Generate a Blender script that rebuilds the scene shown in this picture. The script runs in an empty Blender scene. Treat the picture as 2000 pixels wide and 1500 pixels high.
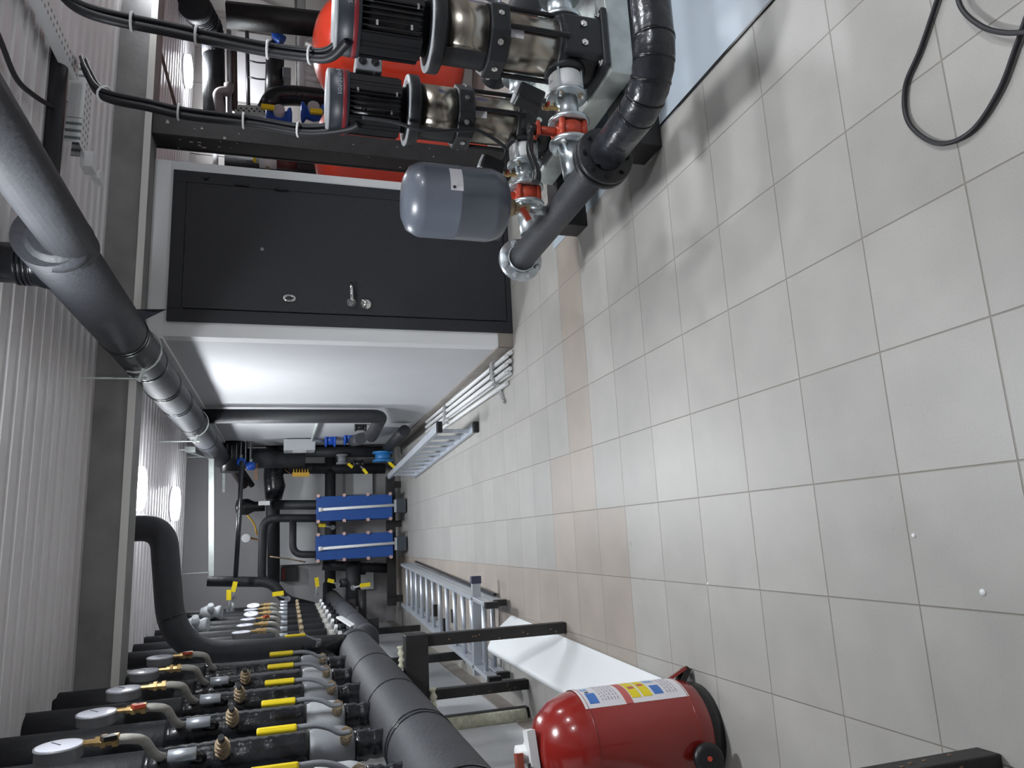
import bpy, bmesh, math, random
from mathutils import Vector as V, Matrix
random.seed(7)
PI = math.pi
COL = bpy.context.scene.collection

# ------------------------------------------------------------------ camera maths
FPX = 1410.46
YAW, PIT, ROL = .2142, .2982, .0142
CAM = V((0, 0, 1.3903))
_f = V((math.sin(YAW)*math.cos(PIT), math.cos(YAW)*math.cos(PIT), -math.sin(PIT)))
_r = V((math.cos(YAW), -math.sin(YAW), 0)); _u = _r.cross(_f)
FW = _f; RT = math.cos(ROL)*_r + math.sin(ROL)*_u; UP = -math.sin(ROL)*_r + math.cos(ROL)*_u
def ray(px, py): return FW + RT*((750-py)/FPX) + UP*((1000-px)/FPX)
def onz(px, py, z=0.): d = ray(px, py); return CAM + d*((z-CAM.z)/d.z)
def ony(px, py, y): d = ray(px, py); return CAM + d*(y/d.y)
def onx(px, py, x): d = ray(px, py); return CAM + d*(x/d.x)

# ------------------------------------------------------------------ materials
MATS = {}
def mat(name, col, rough=.5, metal=0., var=.0, vscale=8., bump=0., bscale=40., spec=.5, emit=None, coat=0.):
    if name in MATS: return MATS[name]
    m = bpy.data.materials.new(name); m.use_nodes = True
    nt = m.node_tree; b = nt.nodes['Principled BSDF']
    b.inputs['Base Color'].default_value = (*col, 1); b.inputs['Roughness'].default_value = rough
    b.inputs['Metallic'].default_value = metal; b.inputs['Specular IOR Level'].default_value = spec
    b.inputs['Coat Weight'].default_value = coat
    tc = nt.nodes.new('ShaderNodeTexCoord')
    n = nt.nodes.new('ShaderNodeTexNoise'); n.inputs['Scale'].default_value = vscale; n.inputs['Detail'].default_value = 5
    nt.links.new(tc.outputs['Object'], n.inputs['Vector'])
    if var > 0:
        r = nt.nodes.new('ShaderNodeValToRGB')
        r.color_ramp.elements[0].position = .3; r.color_ramp.elements[1].position = .7
        r.color_ramp.elements[0].color = (*[max(0, c*(1-var)) for c in col], 1)
        r.color_ramp.elements[1].color = (*[min(1, c*(1+var)) for c in col], 1)
        nt.links.new(n.outputs['Fac'], r.inputs['Fac']); nt.links.new(r.outputs['Color'], b.inputs['Base Color'])
    if bump > 0:
        n2 = nt.nodes.new('ShaderNodeTexNoise'); n2.inputs['Scale'].default_value = bscale; n2.inputs['Detail'].default_value = 3
        nt.links.new(tc.outputs['Object'], n2.inputs['Vector'])
        bp = nt.nodes.new('ShaderNodeBump'); bp.inputs['Strength'].default_value = bump; bp.inputs['Distance'].default_value = .01
        nt.links.new(n2.outputs['Fac'], bp.inputs['Height']); nt.links.new(bp.outputs['Normal'], b.inputs['Normal'])
    if emit:
        b.inputs['Emission Color'].default_value = (*emit[0], 1); b.inputs['Emission Strength'].default_value = emit[1]
    MATS[name] = m; return m
foam = mat('foam_rubber', (.034, .036, .043), .62, var=.15, vscale=9, bump=.25, bscale=60)
tape = mat('glossy_tape', (.010, .011, .014), .24, var=.3, vscale=20, bump=.35, bscale=28)
foam2 = mat('foam_rubber_dark', (.017, .018, .022), .6, var=.2, bump=.3, bscale=50)
blackp = mat('black_paint', (.012, .012, .015), .45, var=.2, bump=.1, bscale=120)
bsteel = mat('black_steel', (.014, .0135, .0145), .5, var=.35, vscale=14, bump=.15, bscale=60)
castblk = mat('cast_black', (.015, .016, .019), .42, var=.2, bump=.15, bscale=150)
plblack = mat('black_plastic', (.010, .010, .012), .35)
rubber = mat('rubber_cable', (.016, .016, .020), .5)
greypl = mat('grey_plastic', (.21, .22, .24), .5)
lightgrey = mat('light_grey_paint', (.42, .44, .46), .45)
zinc = mat('zinc_plate', (.56, .61, .64), .34, .8, var=.12, vscale=20)
galv = mat('galvanised', (.52, .56, .54), .45, .55, var=.14, vscale=16)
chrome = mat('chrome', (.8, .8, .8), .12, 1.)
steel = mat('stainless', (.47, .43, .37), .27, 1.)
alu = mat('aluminium', (.58, .62, .68), .4, .7, var=.06)
red = mat('red_enamel', (.55, .035, .018), .22, coat=.5)
redtank = mat('red_tank', (.60, .042, .016), .25, var=.04, coat=.4)
redcast = mat('red_cast', (.46, .055, .025), .45, var=.15)
redext = mat('red_extinguisher', (.27, .018, .014), .2, coat=.6)
blue = mat('blue_paint', (.010, .070, .30), .4, var=.08)
bluecast = mat('blue_cast', (.010, .075, .42), .35)
bluev = mat('royal_blue_cast', (.012, .022, .40), .3)
yellow = mat('yellow_vinyl', (.86, .66, .01), .4)
yelo = mat('ochre_plastic', (.62, .36, .03), .5)
brass = mat('brass', (.55, .38, .17), .35, .8, var=.2, vscale=60)
rustbrass = mat('aged_brass', (.42, .33, .22), .45, .6, var=.3, vscale=60)
creamp = mat('cream_painted_metal', (.40, .39, .36), .45, var=.15, vscale=30)
whitep = mat('white_plastic', (.78, .79, .80), .4)
whitesheet = mat('white_sheet', (.80, .83, .85), .5)
wpaint_lit = mat('white_paint_lit', (.76, .77, .78), .6, var=.02, vscale=3, bump=.05, bscale=80)  # the room's white paint, lightened to carry the brightness of its front
wpaint_dim = mat('white_paint_dim', (.55, .56, .58), .6, var=.02, vscale=3, bump=.05, bscale=80)  # same white paint, darkened to hold down the lamp's hot spot on the side
wallgrey = mat('grey_wall', (.40, .39, .40), .7, var=.05, vscale=2, bump=.06)
wallwhite = mat('whitewash_wall', (.66, .67, .68), .7, var=.04, vscale=3, bump=.08)
panelbeige = mat('beige_panel', (.33, .305, .295), .5, var=.05, vscale=3)
concrete = mat('beam_grey', (.25, .245, .245), .8, var=.18, vscale=5, bump=.2, bscale=30)
beamwhite = mat('beam_flange', (.66, .65, .62), .5)
deckm = mat('deck_metal', (.80, .775, .79), .36, .0, var=.04, vscale=2)
doorm = mat('hammered_black', (.015, .016, .021), .42, bump=.45, bscale=260)
tileb = mat('skirting_tile', (.27, .24, .21), .4, var=.1)
foamc = mat('assembly_foam', (.62, .61, .48), .9, var=.2, vscale=30, bump=.6, bscale=60)
vessel = mat('vessel_grey', (.105, .12, .15), .32, var=.03, coat=.2)
darkred = mat('dark_red', (.10, .008, .010), .5)
wood = mat('wood', (.28, .17, .11), .6, var=.2, vscale=20)
glassy = mat('dial_white', (.74, .75, .84), .2)
sheetm = mat('blue_grey_sheet', (.43, .49, .55), .45, var=.04, vscale=4)
label = mat('label_white', (.72, .71, .74), .5)
ink = mat('ink_dark', (.05, .05, .08), .5)
inkblue = mat('ink_blue', (.06, .18, .50), .5)
inkpale = mat('ink_pale_blue', (.30, .45, .66), .5)
inkred = mat('ink_red', (.50, .12, .11), .5)
inkgrey = mat('ink_grey', (.42, .38, .44), .5)
labyel = mat('label_yellow', (.75, .62, .02), .5)
stripe = mat('stripe_red', (.20, .016, .022), .4)
letter = mat('letter_grey', (.36, .40, .46), .5)
clearw = mat('clear_wrap', (.8, .8, .8), .1); 
_b = clearw.node_tree.nodes['Principled BSDF']; _b.inputs['Transmission Weight'].default_value = .75
lampm = mat('lamp_light', (1, 1, 1), .5, emit=((.93, .965, 1.), 170.))
rimm = mat('lamp_rim', (.8, .8, .8), .5, emit=((.93, .965, 1.), 6.))

def floor_material():
    m = bpy.data.materials.new('floor_tiles'); m.use_nodes = True
    nt = m.node_tree; N = nt.nodes; L = nt.links; b = N['Principled BSDF']
    def M(op, a, c=None, d=None):
        n = N.new('ShaderNodeMath'); n.operation = op
        for i, x in enumerate((a, c, d)):
            if x is None: continue
            if isinstance(x, (int, float)): n.inputs[i].default_value = x
            else: L.new(x, n.inputs[i])
        return n.outputs[0]
    tc = N.new('ShaderNodeTexCoord'); sp = N.new('ShaderNodeSeparateXYZ'); L.new(tc.outputs['Object'], sp.inputs[0])
    nz = N.new('ShaderNodeTexNoise'); nz.inputs['Scale'].default_value = 6; L.new(tc.outputs['Object'], nz.inputs['Vector'])
    x = M('DIVIDE', M('SUBTRACT', sp.outputs[0], .0939), .3); y = M('DIVIDE', M('SUBTRACT', sp.outputs[1], 1.0846), .3)
    ix = M('FLOOR', x); iy = M('FLOOR', y)
    fx = M('SUBTRACT', x, ix); fy = M('SUBTRACT', y, iy)
    dx = M('MINIMUM', fx, M('SUBTRACT', 1, fx)); dy = M('MINIMUM', fy, M('SUBTRACT', 1, fy))
    dmin = M('MINIMUM', dx, dy)
    gr = N.new('ShaderNodeMapRange'); gr.inputs['From Min'].default_value = .003; gr.inputs['From Max'].default_value = .008
    L.new(dmin, gr.inputs['Value'])
    cell = N.new('ShaderNodeCombineXYZ'); L.new(ix, cell.inputs[0]); L.new(iy, cell.inputs[1])
    wn = N.new('ShaderNodeTexWhiteNoise'); wn.noise_dimensions = '2D'; L.new(cell.outputs[0], wn.inputs['Vector'])
    # brownish tiles laid in a few places
    def rect(x0, x1, y0, y1):
        return M('MULTIPLY', M('MULTIPLY', M('GREATER_THAN', ix, x0-.5), M('LESS_THAN', ix, x1+.5)),
                 M('MULTIPLY', M('GREATER_THAN', iy, y0-.5), M('LESS_THAN', iy, y1+.5)))
    br = M('MAXIMUM', M('MAXIMUM', rect(1, 5, 7, 7), rect(0, 0, 7, 8)), rect(-1, -1, 6, 8))
    br = M('MAXIMUM', br, rect(-3, -2, 6, 30))
    ramp = N.new('ShaderNodeMix'); ramp.data_type = 'RGBA'
    ramp.inputs['A'].default_value = (.385, .374, .354, 1); ramp.inputs['B'].default_value = (.37, .325, .285, 1)
    L.new(br, ramp.inputs['Factor'])
    var = M('ADD', .94, M('MULTIPLY', wn.outputs['Value'], .10))
    var = M('MULTIPLY', var, M('ADD', .86, M('MULTIPLY', nz.outputs['Fac'], .28)))
    n3 = N.new('ShaderNodeTexNoise'); n3.inputs['Scale'].default_value = 160; L.new(tc.outputs['Object'], n3.inputs['Vector'])
    var = M('MULTIPLY', var, M('ADD', .93, M('MULTIPLY', n3.outputs['Fac'], .14)))
    # scattered scuffs
    n4 = N.new('ShaderNodeTexNoise'); n4.inputs['Scale'].default_value = 11; n4.inputs['Detail'].default_value = 6; L.new(tc.outputs['Object'], n4.inputs['Vector'])
    sc = N.new('ShaderNodeMapRange'); sc.inputs['From Min'].default_value = .70; sc.inputs['From Max'].default_value = .78
    sc.inputs['To Min'].default_value = 1; sc.inputs['To Max'].default_value = .72; L.new(n4.outputs['Fac'], sc.inputs['Value'])
    var = M('MULTIPLY', var, sc.outputs[0])
    mul = N.new('ShaderNodeVectorMath'); mul.operation = 'SCALE'
    L.new(ramp.outputs['Result'], mul.inputs[0]); L.new(var, mul.inputs['Scale'])
    mx = N.new('ShaderNodeMix'); mx.data_type = 'RGBA'; mx.inputs['A'].default_value = (.25, .228, .198, 1)
    L.new(gr.outputs[0], mx.inputs['Factor']); L.new(mul.outputs[0], mx.inputs['B']); L.new(mx.outputs['Result'], b.inputs['Base Color'])
    rg = M('ADD', .35, M('MULTIPLY', nz.outputs['Fac'], .16)); L.new(rg, b.inputs['Roughness'])
    bp = N.new('ShaderNodeBump'); bp.inputs['Distance'].default_value = .003; bp.inputs['Strength'].default_value = .6
    L.new(gr.outputs[0], bp.inputs['Height']); L.new(bp.outputs['Normal'], b.inputs['Normal'])
    return m

# ------------------------------------------------------------------ geometry collector
def frame(d):
    d = V(d).normalized(); a = V((0, 0, 1)) if abs(d.z) < .9 else V((1, 0, 0))
    x = a.cross(d).normalized(); return x, d.cross(x), d
class G:
    def __init__(s): s.v = []; s.f = []; s.s = []; s.k = []
    def add(s, vs, fs, sm):
        o = len(s.v); s.k.append((len(s.f), len(fs))); s.v += [V(v) for v in vs]; s.f += [tuple(i+o for i in f) for f in fs]
        s.s += (sm if isinstance(sm, list) else [sm]*len(fs)); return s
    def box(s, c, d, M=None):
        c = V(c); vs = []
        for x in (-.5, .5):
            for y in (-.5, .5):
                for z in (-.5, .5):
                    p = V((x*d[0], y*d[1], z*d[2])); vs.append(c + (M @ p if M else p))
        return s.add(vs, [(0, 1, 3, 2), (4, 6, 7, 5), (0, 4, 5, 1), (2, 3, 7, 6), (0, 2, 6, 4), (1, 5, 7, 3)], False)
    def bb(s, a, b): return s.box([(a[i]+b[i])/2 for i in range(3)], [abs(b[i]-a[i]) for i in range(3)])
    def bar(s, a, b, w, h, up=(0, 0, 1)):
        a = V(a); b = V(b); d = (b-a); L = d.length; d.normalize(); x = d.cross(V(up)).normalized(); z = x.cross(d)
        M = Matrix((x, d, z)).transposed(); return s.box((a+b)/2, (w, L, h), M)
    def cyl(s, a, b, r, r1=None, n=20, caps=True):
        r1 = r if r1 is None else r1; a = V(a); b = V(b); x, y, d = frame(b-a); vs = []
        for i in range(n):
            t = 2*PI*i/n; e = x*math.cos(t)+y*math.sin(t); vs += [a+e*r, b+e*r1]
        fs = [(2*i, 2*((i+1) % n), 2*((i+1) % n)+1, 2*i+1) for i in range(n)]; sm = [n > 8]*n
        if caps: fs += [tuple(2*i for i in reversed(range(n))), tuple(2*i+1 for i in range(n))]; sm += [False]*2
        return s.add(vs, fs, sm)
    def lathe(s, o, ax, prof, n=28):
        o = V(o); x, y, d = frame(ax); vs = []; k = len(prof)
        for i in range(n):
            t = 2*PI*i/n; e = x*math.cos(t)+y*math.sin(t)
            vs += [o+e*r+d*h for r, h in prof]
        fs = []
        for i in range(n):
            j = (i+1) % n
            fs += [(i*k+q, j*k+q, j*k+q+1, i*k+q+1) for q in range(k-1)]
        sm = [True]*len(fs)
        if prof[0][0] > 1e-5: fs.append(tuple(i*k for i in reversed(range(n)))); sm.append(False)
        if prof[-1][0] > 1e-5: fs.append(tuple(i*k+k-1 for i in range(n))); sm.append(False)
        return s.add(vs, fs, sm)
    def ball(s, c, r, n=16):
        return s.lathe(V(c)-V((0, 0, r)), (0, 0, 1), [(r*math.sin(PI*i/10), r-r*math.cos(PI*i/10)) for i in range(11)], n)
    def tube(s, pts, r, n=14, closed=False, caps=True):
        pts = [V(p) for p in pts]; m = len(pts); rs = r if isinstance(r, (list, tuple)) else [r]*m
        T = []
        for i in range(m):
            a = pts[(i-1) % m if closed else max(i-1, 0)]; b = pts[(i+1) % m if closed else min(i+1, m-1)]; T.append((b-a).normalized())
        x = frame(T[0])[0]; vs = []
        for i in range(m):
            x = (x - T[i]*x.dot(T[i])).normalized(); y = T[i].cross(x)
            vs += [pts[i]+(x*math.cos(2*PI*k/n)+y*math.sin(2*PI*k/n))*rs[i] for k in range(n)]
        fs = []
        for i in range(m if closed else m-1):
            j = (i+1) % m; fs += [(i*n+k, i*n+(k+1) % n, j*n+(k+1) % n, j*n+k) for k in range(n)]
        sm = [True]*len(fs)
        if caps and not closed: fs += [tuple(reversed(range(n))), tuple((m-1)*n+k for k in range(n))]; sm += [False]*2
        return s.add(vs, fs, sm)
    def prism(s, poly, vec):
        a = [V(p) for p in poly]; k = len(a); vec = V(vec)
        fs = [tuple(reversed(range(k))), tuple(range(k, 2*k))]+[(i, (i+1) % k, (i+1) % k+k, i+k) for i in range(k)]
        return s.add(a+[p+vec for p in a], fs, False)
    def grid(s, rows, sm=True):
        k = len(rows[0]); vs = [p for r in rows for p in r]
        return s.add(vs, [(i*k+j, i*k+j+1, (i+1)*k+j+1, (i+1)*k+j) for i in range(len(rows)-1) for j in range(k-1)], sm)
    def text(s, txt, o, right, up, size, depth=.001):
        cu = bpy.data.curves.new('t', 'FONT'); cu.body = txt; cu.size = size; cu.extrude = depth; cu.align_x = 'CENTER'; cu.align_y = 'CENTER'
        cu.resolution_u = 2
        ob = bpy.data.objects.new('t', cu); COL.objects.link(ob)
        dg = bpy.context.evaluated_depsgraph_get(); me = bpy.data.meshes.new_from_object(ob.evaluated_get(dg))
        rt = V(right).normalized(); u = V(up).normalized(); n = rt.cross(u)
        s.add([V(o)+rt*v.co.x+u*v.co.y+n*v.co.z for v in me.vertices], [tuple(p.vertices) for p in me.polygons], False)
        bpy.data.objects.remove(ob); bpy.data.curves.remove(cu); bpy.data.meshes.remove(me); return s
    def each(s, name, m, parent=None, per=1, bevel=0.):
        # one object per piece: every `per` added shapes make one piece
        out = []
        for i in range(0, len(s.k), per):
            g = G(); f0 = s.k[i][0]; f1 = sum(s.k[min(i+per, len(s.k))-1]); idx = {}
            for f in s.f[f0:f1]:
                for q in f:
                    if q not in idx: idx[q] = len(g.v); g.v.append(s.v[q])
                g.f.append(tuple(idx[q] for q in f))
            g.s = s.s[f0:f1]; out.append(g.build(name, m, parent, bevel))
        return out
    def build(s, name, m, parent=None, bevel=0., solid=0.):
        off = V((0, 0, 0)); q = parent
        while q is not None: off += q.location; q = q.parent
        me = bpy.data.meshes.new(name); me.from_pydata([tuple(v-off) for v in s.v], [], s.f)
        me.polygons.foreach_set('use_smooth', s.s); me.materials.append(m)
        b = bmesh.new(); b.from_mesh(me); bmesh.ops.recalc_face_normals(b, faces=b.faces); b.to_mesh(me); b.free()
        me.update()
        o = bpy.data.objects.new(name, me); COL.objects.link(o); o.parent = parent
        if solid: w = o.modifiers.new('s', 'SOLIDIFY'); w.thickness = solid; w.offset = 0
        if bevel: w = o.modifiers.new('b', 'BEVEL'); w.width = bevel; w.segments = 2; w.limit_method = 'ANGLE'; w.angle_limit = .7
        return o

def tag(o, label, cat, group=None):
    o['label'] = label; o['category'] = cat
    if group: o['group'] = group
    return o
def thing(name, label, cat, loc, group=None):
    o = bpy.data.objects.new(name, None); COL.objects.link(o); o.location = loc; o.empty_display_size = .05
    return tag(o, label, cat, group)
def struct(o): o['kind'] = 'structure'; return o
def dup(root, loc, label, group=None):
    r = root.copy(); COL.objects.link(r); r.location = loc; r['label'] = label
    if group: r['group'] = group
    for ch in list(root.children):
        c = ch.copy(); COL.objects.link(c); c.parent = r
        for g in list(ch.children):
            d = g.copy(); COL.objects.link(d); d.parent = c
    return r
def fil(pts, rad, n=8):
    pts = [V(p) for p in pts]; out = [pts[0]]
    for i in range(1, len(pts)-1):
        p = pts[i]; a = (pts[i-1]-p); b = (pts[i+1]-p); r = min(rad, a.length*.49, b.length*.49)
        a = p+a.normalized()*r; b = p+b.normalized()*r
        for k in range(n+1):
            t = k/n; out.append(a*(1-t)**2+p*2*t*(1-t)+b*t*t)
    return out+[pts[-1]]
def spl(pts, n=8):
    pts = [V(p) for p in pts]; P = [pts[0]]+pts+[pts[-1]]; out = []
    for i in range(1, len(P)-2):
        for k in range(n):
            t = k/n; a, b, c, d = P[i-1:i+3]
            out.append(.5*((2*b)+(c-a)*t+(2*a-5*b+4*c-d)*t*t+(3*b-a-3*c+d)*t**3))
    return out+[pts[-1]]
def hexbolt(g, c, d, r, h):
    c = V(c); d = V(d).normalized(); g.cyl(c, c+d*h, r, n=6); g.cyl(c+d*h, c+d*(h*1.6), r*.5, n=8)
def flange(g, c, ax, r, t, rh=0.):
    c = V(c); ax = V(ax).normalized(); g.lathe(c-ax*t/2, ax, [(rh if rh else 1e-6, 0), (r-.003, 0), (r, .003), (r, t-.003), (r-.003, t), (rh if rh else 1e-6, t)], 32)
def ringbolts(g, c, ax, r, n, br, h, ph=0.):
    x, y, d = frame(ax)
    for i in range(n):
        t = 2*PI*i/n+ph; hexbolt(g, V(c)+(x*math.cos(t)+y*math.sin(t))*r, d, br, h)

# ================================================================== SETTING
CZ = 2.38; BY = 4.2
G().bb((-1.2, -1.6, -.1), (5.7, 10.5, 0)).build('floor', floor_material()); struct(bpy.data.objects['floor'])
def deck(name, x0, x1, y0, y1, z, per=.118):
    rows = []; y = y0
    prof = [(0, 0), (.42, 0), (.50, .012), (.86, .012), (.94, 0), (1, 0)]
    pts = []
    while y < y1:
        pts += [(y+t*per, z+h) for t, h in prof[:-1] if y+t*per < y1]; y += per
    pts.append((y1, z))
    g = G(); n = len(pts)
    g.grid([[V((x0, a, b)) for a, b in pts], [V((x1, a, b)) for a, b in pts]], False)
    g.bb((x0, y0, z+.022), (x1, y1, z+.09))
    return struct(g.build(name, deckm))
deck('ceiling', -1.2, 5.7, -1.6, BY+.02, CZ)
deck('ceiling_rear', -1.2, 5.7, BY+.16, 8.0, CZ)
g = G(); g.bb((-1.2, 8.0, 3.0), (2.6, 10.5, 3.1)); g.bb((-1.2, 7.96, CZ), (5.7, 8.02, 3.1)); struct(g.build('ceiling_high', wallgrey))
struct(G().bb((-1.2, -1.6, 0), (-1.08, 10.5, 3.1)).build('wall_left', wallwhite))
struct(G().bb((-1.2, 10.35, 0), (2.7, 10.5, 3.1)).build('wall_back', wallgrey))
g = G()
x = 2.29
while x < 5.6:
    g.bb((x+.004, 7.25, 0), (min(x+.40, 5.7), 7.33, CZ+.05)); x += .404
struct(g.build('wall_recess', panelbeige))
struct(G().bb((5.6, -1.6, 0), (5.7, 7.3, CZ+.1)).build('wall_right', panelbeige))
struct(G().bb((-1.2, -1.6, 0), (5.7, -1.5, CZ+.1)).build('wall_behind', wallgrey))
# steel beam across
g = G(); g.bb((-1.08, BY+.02, 2.205), (5.6, BY+.16, CZ+.05)); g.bb((-1.08, BY-.004, 2.178), (5.6, BY+.19, 2.206)); struct(g.build('ceiling_beam', concrete))
g = G(); g.bb((-1.08, BY-.012, 2.176), (5.6, BY-.004, 2.212)); struct(g.build('trim_1', beamwhite))
# white room
BX0, BX1, BYF, BT = 1.20, 2.29, 4.357, 2.176
struct(G().bb((BX0, BYF, 0), (BX1, BYF+.1, BT)).build('wall_closet_front', wpaint_lit))
struct(G().bb((BX0, BYF+.1, 0), (BX0+.1, 9.35, BT)).build('wall_closet_left', wpaint_dim))
struct(G().bb((BX1-.1, BYF+.1, 0), (BX1, 7.25, BT)).build('wall_closet_right', wpaint_dim))
struct(G().bb((BX0, 9.25, 0), (BX1, 9.35, BT)).build('wall_closet_rear', wpaint_dim))
struct(G().bb((BX0-.016, BYF-.001, BT-.088), (BX1, 9.35, BT)).build('trim_2', whitep))
g = G(); y = BYF-.012
while y < 9.3: g.bb((BX0-.011, y+.002, 0), (BX0, y+.298, .10)); y += .3
struct(g.build('baseboard_closet', tileb))
struct(G().bb((BX0-.011, BYF-.011, 0), (1.284, BYF, .10)).build('baseboard_closet_front', tileb))
g = G(); y = -1.4
while y < 10.2: g.bb((-1.08, y+.002, 0), (-1.069, y+.298, .10)); y += .3
struct(g.build('baseboard_left', tileb))
# door
F0 = BYF-.018
dr = G(); fx0, fx1, ft = 1.286, 2.226, 2.07
dr.bb((fx0, F0, 0), (fx0+.075, BYF+.005, ft)); dr.bb((fx1-.075, F0, 0), (fx1, BYF+.005, ft)); dr.bb((fx0+.075, F0, ft-.075), (fx1-.075, BYF+.005, ft)); dr.bb((fx0+.075, F0, 0), (fx1-.075, BYF+.005, .035))
door = struct(dr.build('door_1', doorm, None, .003))
G().bb((fx0+.079, F0-.006, .04), (fx1-.079, BYF+.004, ft-.079)).build('door_leaf', doorm, door, .002)
def P(px, py): return ony(px, py, F0-.006)
for (px, py) in ((475, 362), (551, 371)):
    c = P(px, py); G().cyl(c+V((0, -.006, -.035)), c+V((0, -.006, .035)), .009).ball(c+V((0, -.006, .04)), .009).build('hinge', doorm, door)
c = P(402, 345); G().cyl(c, c+V((0, -.012, 0)), .017).build('frame_bolt', doorm, door)
c = P(512, 487); G().cyl(c, c+V((0, -.006, 0)), .010).build('peephole', greypl, door)
c = P(565, 583)
g = G(); g.tube([c+V((.018*math.cos(t), -.004, .031*math.sin(t))) for t in [2*PI*i/20 for i in range(20)]], .009, 8, True)
g.build('lock_ring', chrome, door); G().box(c, (.018, .01, .04)).build('keyhole', plblack, door)
c = P(686, 592)
g = G(); g.cyl(c, c+V((0, -.012, 0)), .028); g.cyl(c, c+V((0, -.05, 0)), .012); g.tube(fil([c+V((0, -.045, 0)), c+V((.03, -.05, .002)), c+V((.115, -.05, .004))], .02), .0125, 10); g.build('door_handle', chrome, door)
c = P(715, 593); g = G(); g.lathe(c, (0, -1, 0), [(.038, 0), (.038, .006), (.026, .012), (.016, .024), (.0, .024)]); g.build('lock_cylinder', chrome, door)

# ================================================================== LAMPS
lamp_pts = []
for (px, py) in ((272, 954), (342, 984), (367, 139)):
    p = onz(px, py, CZ-.03); lamp_pts.append((p.x, p.y))
LABL = ['round white ceiling lamp over the corridor, just behind the crossing beam', 'round white ceiling lamp over the corridor, farther of the two', 'round white ceiling lamp above the recess behind the pumps']
lamp0 = None
def lamp(x, y, lab, i):
    global lamp0
    if lamp0: return dup(lamp0, (x, y, CZ), lab, 'round ceiling lamps')
    t = thing('ceiling_lamp', lab, 'lamp', (x, y, CZ), 'round ceiling lamps')
    G().lathe((x, y, CZ), (0, 0, -1), [(.12, 0), (.146, .002), (.150, .010), (1e-6, .010)], 40).build('housing', whitep, t)
    G().lathe((x, y, CZ-.010), (0, 0, -1), [(.147, .036), (.138, .046), (.10, .052), (1e-6, .054)], 40).build('diffuser', lampm, t)
    G().lathe((x, y, CZ-.010), (0, 0, -1), [(.1472, 0), (.1472, .036)], 40).build('rim', rimm, t)
    lamp0 = t
for (x, y), l in zip(lamp_pts, LABL): lamp(x, y, l, 0)
for (x, y) in ((.45, 2.25),):
    lamp(x, y, 'round white ceiling lamp over the near end of the corridor' if y > 1 else 'round white ceiling lamp over the camera end of the corridor', 0)
for (x, y) in ((3.3, 1.7), (3.6, 4.1)):
    lamp(x, y, 'round white ceiling lamp above the pump skid' if y < 3 else 'round white ceiling lamp above the red tanks', 0)

dup(lamp0, (2.7, .15, CZ), 'added ceiling lamp out of view right of the camera, brightening the floor', 'round ceiling lamps')  # extra lamp put in to lift the floor and skid on the right
far_fill = dup(lamp0, (.3, 9.0, 3.0), 'small added lamp hidden beyond the rear ceiling step, brightening the far end', 'round ceiling lamps'); far_fill.scale = (.6, .6, 1)  # unseen extra lamp that lights the otherwise black far pocket
# ================================================================== PUMP SKID (right)
PX, PY, PZ = 1.83, 2.30, .25
t = thing('skid_frame', 'black steel skid beams with pale galvanised base plate under both pumps', 'frame', (PX, 2.7, 0))
for y0, y1 in ((2.29, 2.445), (3.05, 3.187)):
    g = G(); g.bb((1.465, y0, 0), (2.4, y1, .15)); g.build('skid_beam', bsteel, t, .004)
g = G(); g.bb((1.69, 2.19, .15), (2.35, 3.10, .25)); g.build('base_plate', galv, t, .006)
g = G()
for i in range(5):
    for j in range(2): g.cyl((1.72+j*.03, 2.205+i*.012, .2495), (1.72+j*.03, 2.205+i*.012, .2515), .004, n=8)
for i in range(4): g.cyl((1.80+.09*i, 2.215, .2495), (1.80+.09*i, 2.215, .2515), .005, n=8)
g.build('bolt_holes', bsteel, t)
sh = G(); sh.add([(1.555, 1.50, .002), (3.2, 1.50, .002), (3.2, 3.52, .002), (1.53, 3.52, .002)], [(0, 1, 2, 3)], False)
tag(sh.build('floor_sheet', sheetm, None, 0, .003), 'thin blue grey sheet laid on floor tiles under the pump skid', 'sheet')
G().bb((1.547, 1.5, 0), (1.556, 2.29, .006)).build('sheet_edge', plblack, bpy.data.objects['floor_sheet'])

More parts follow.
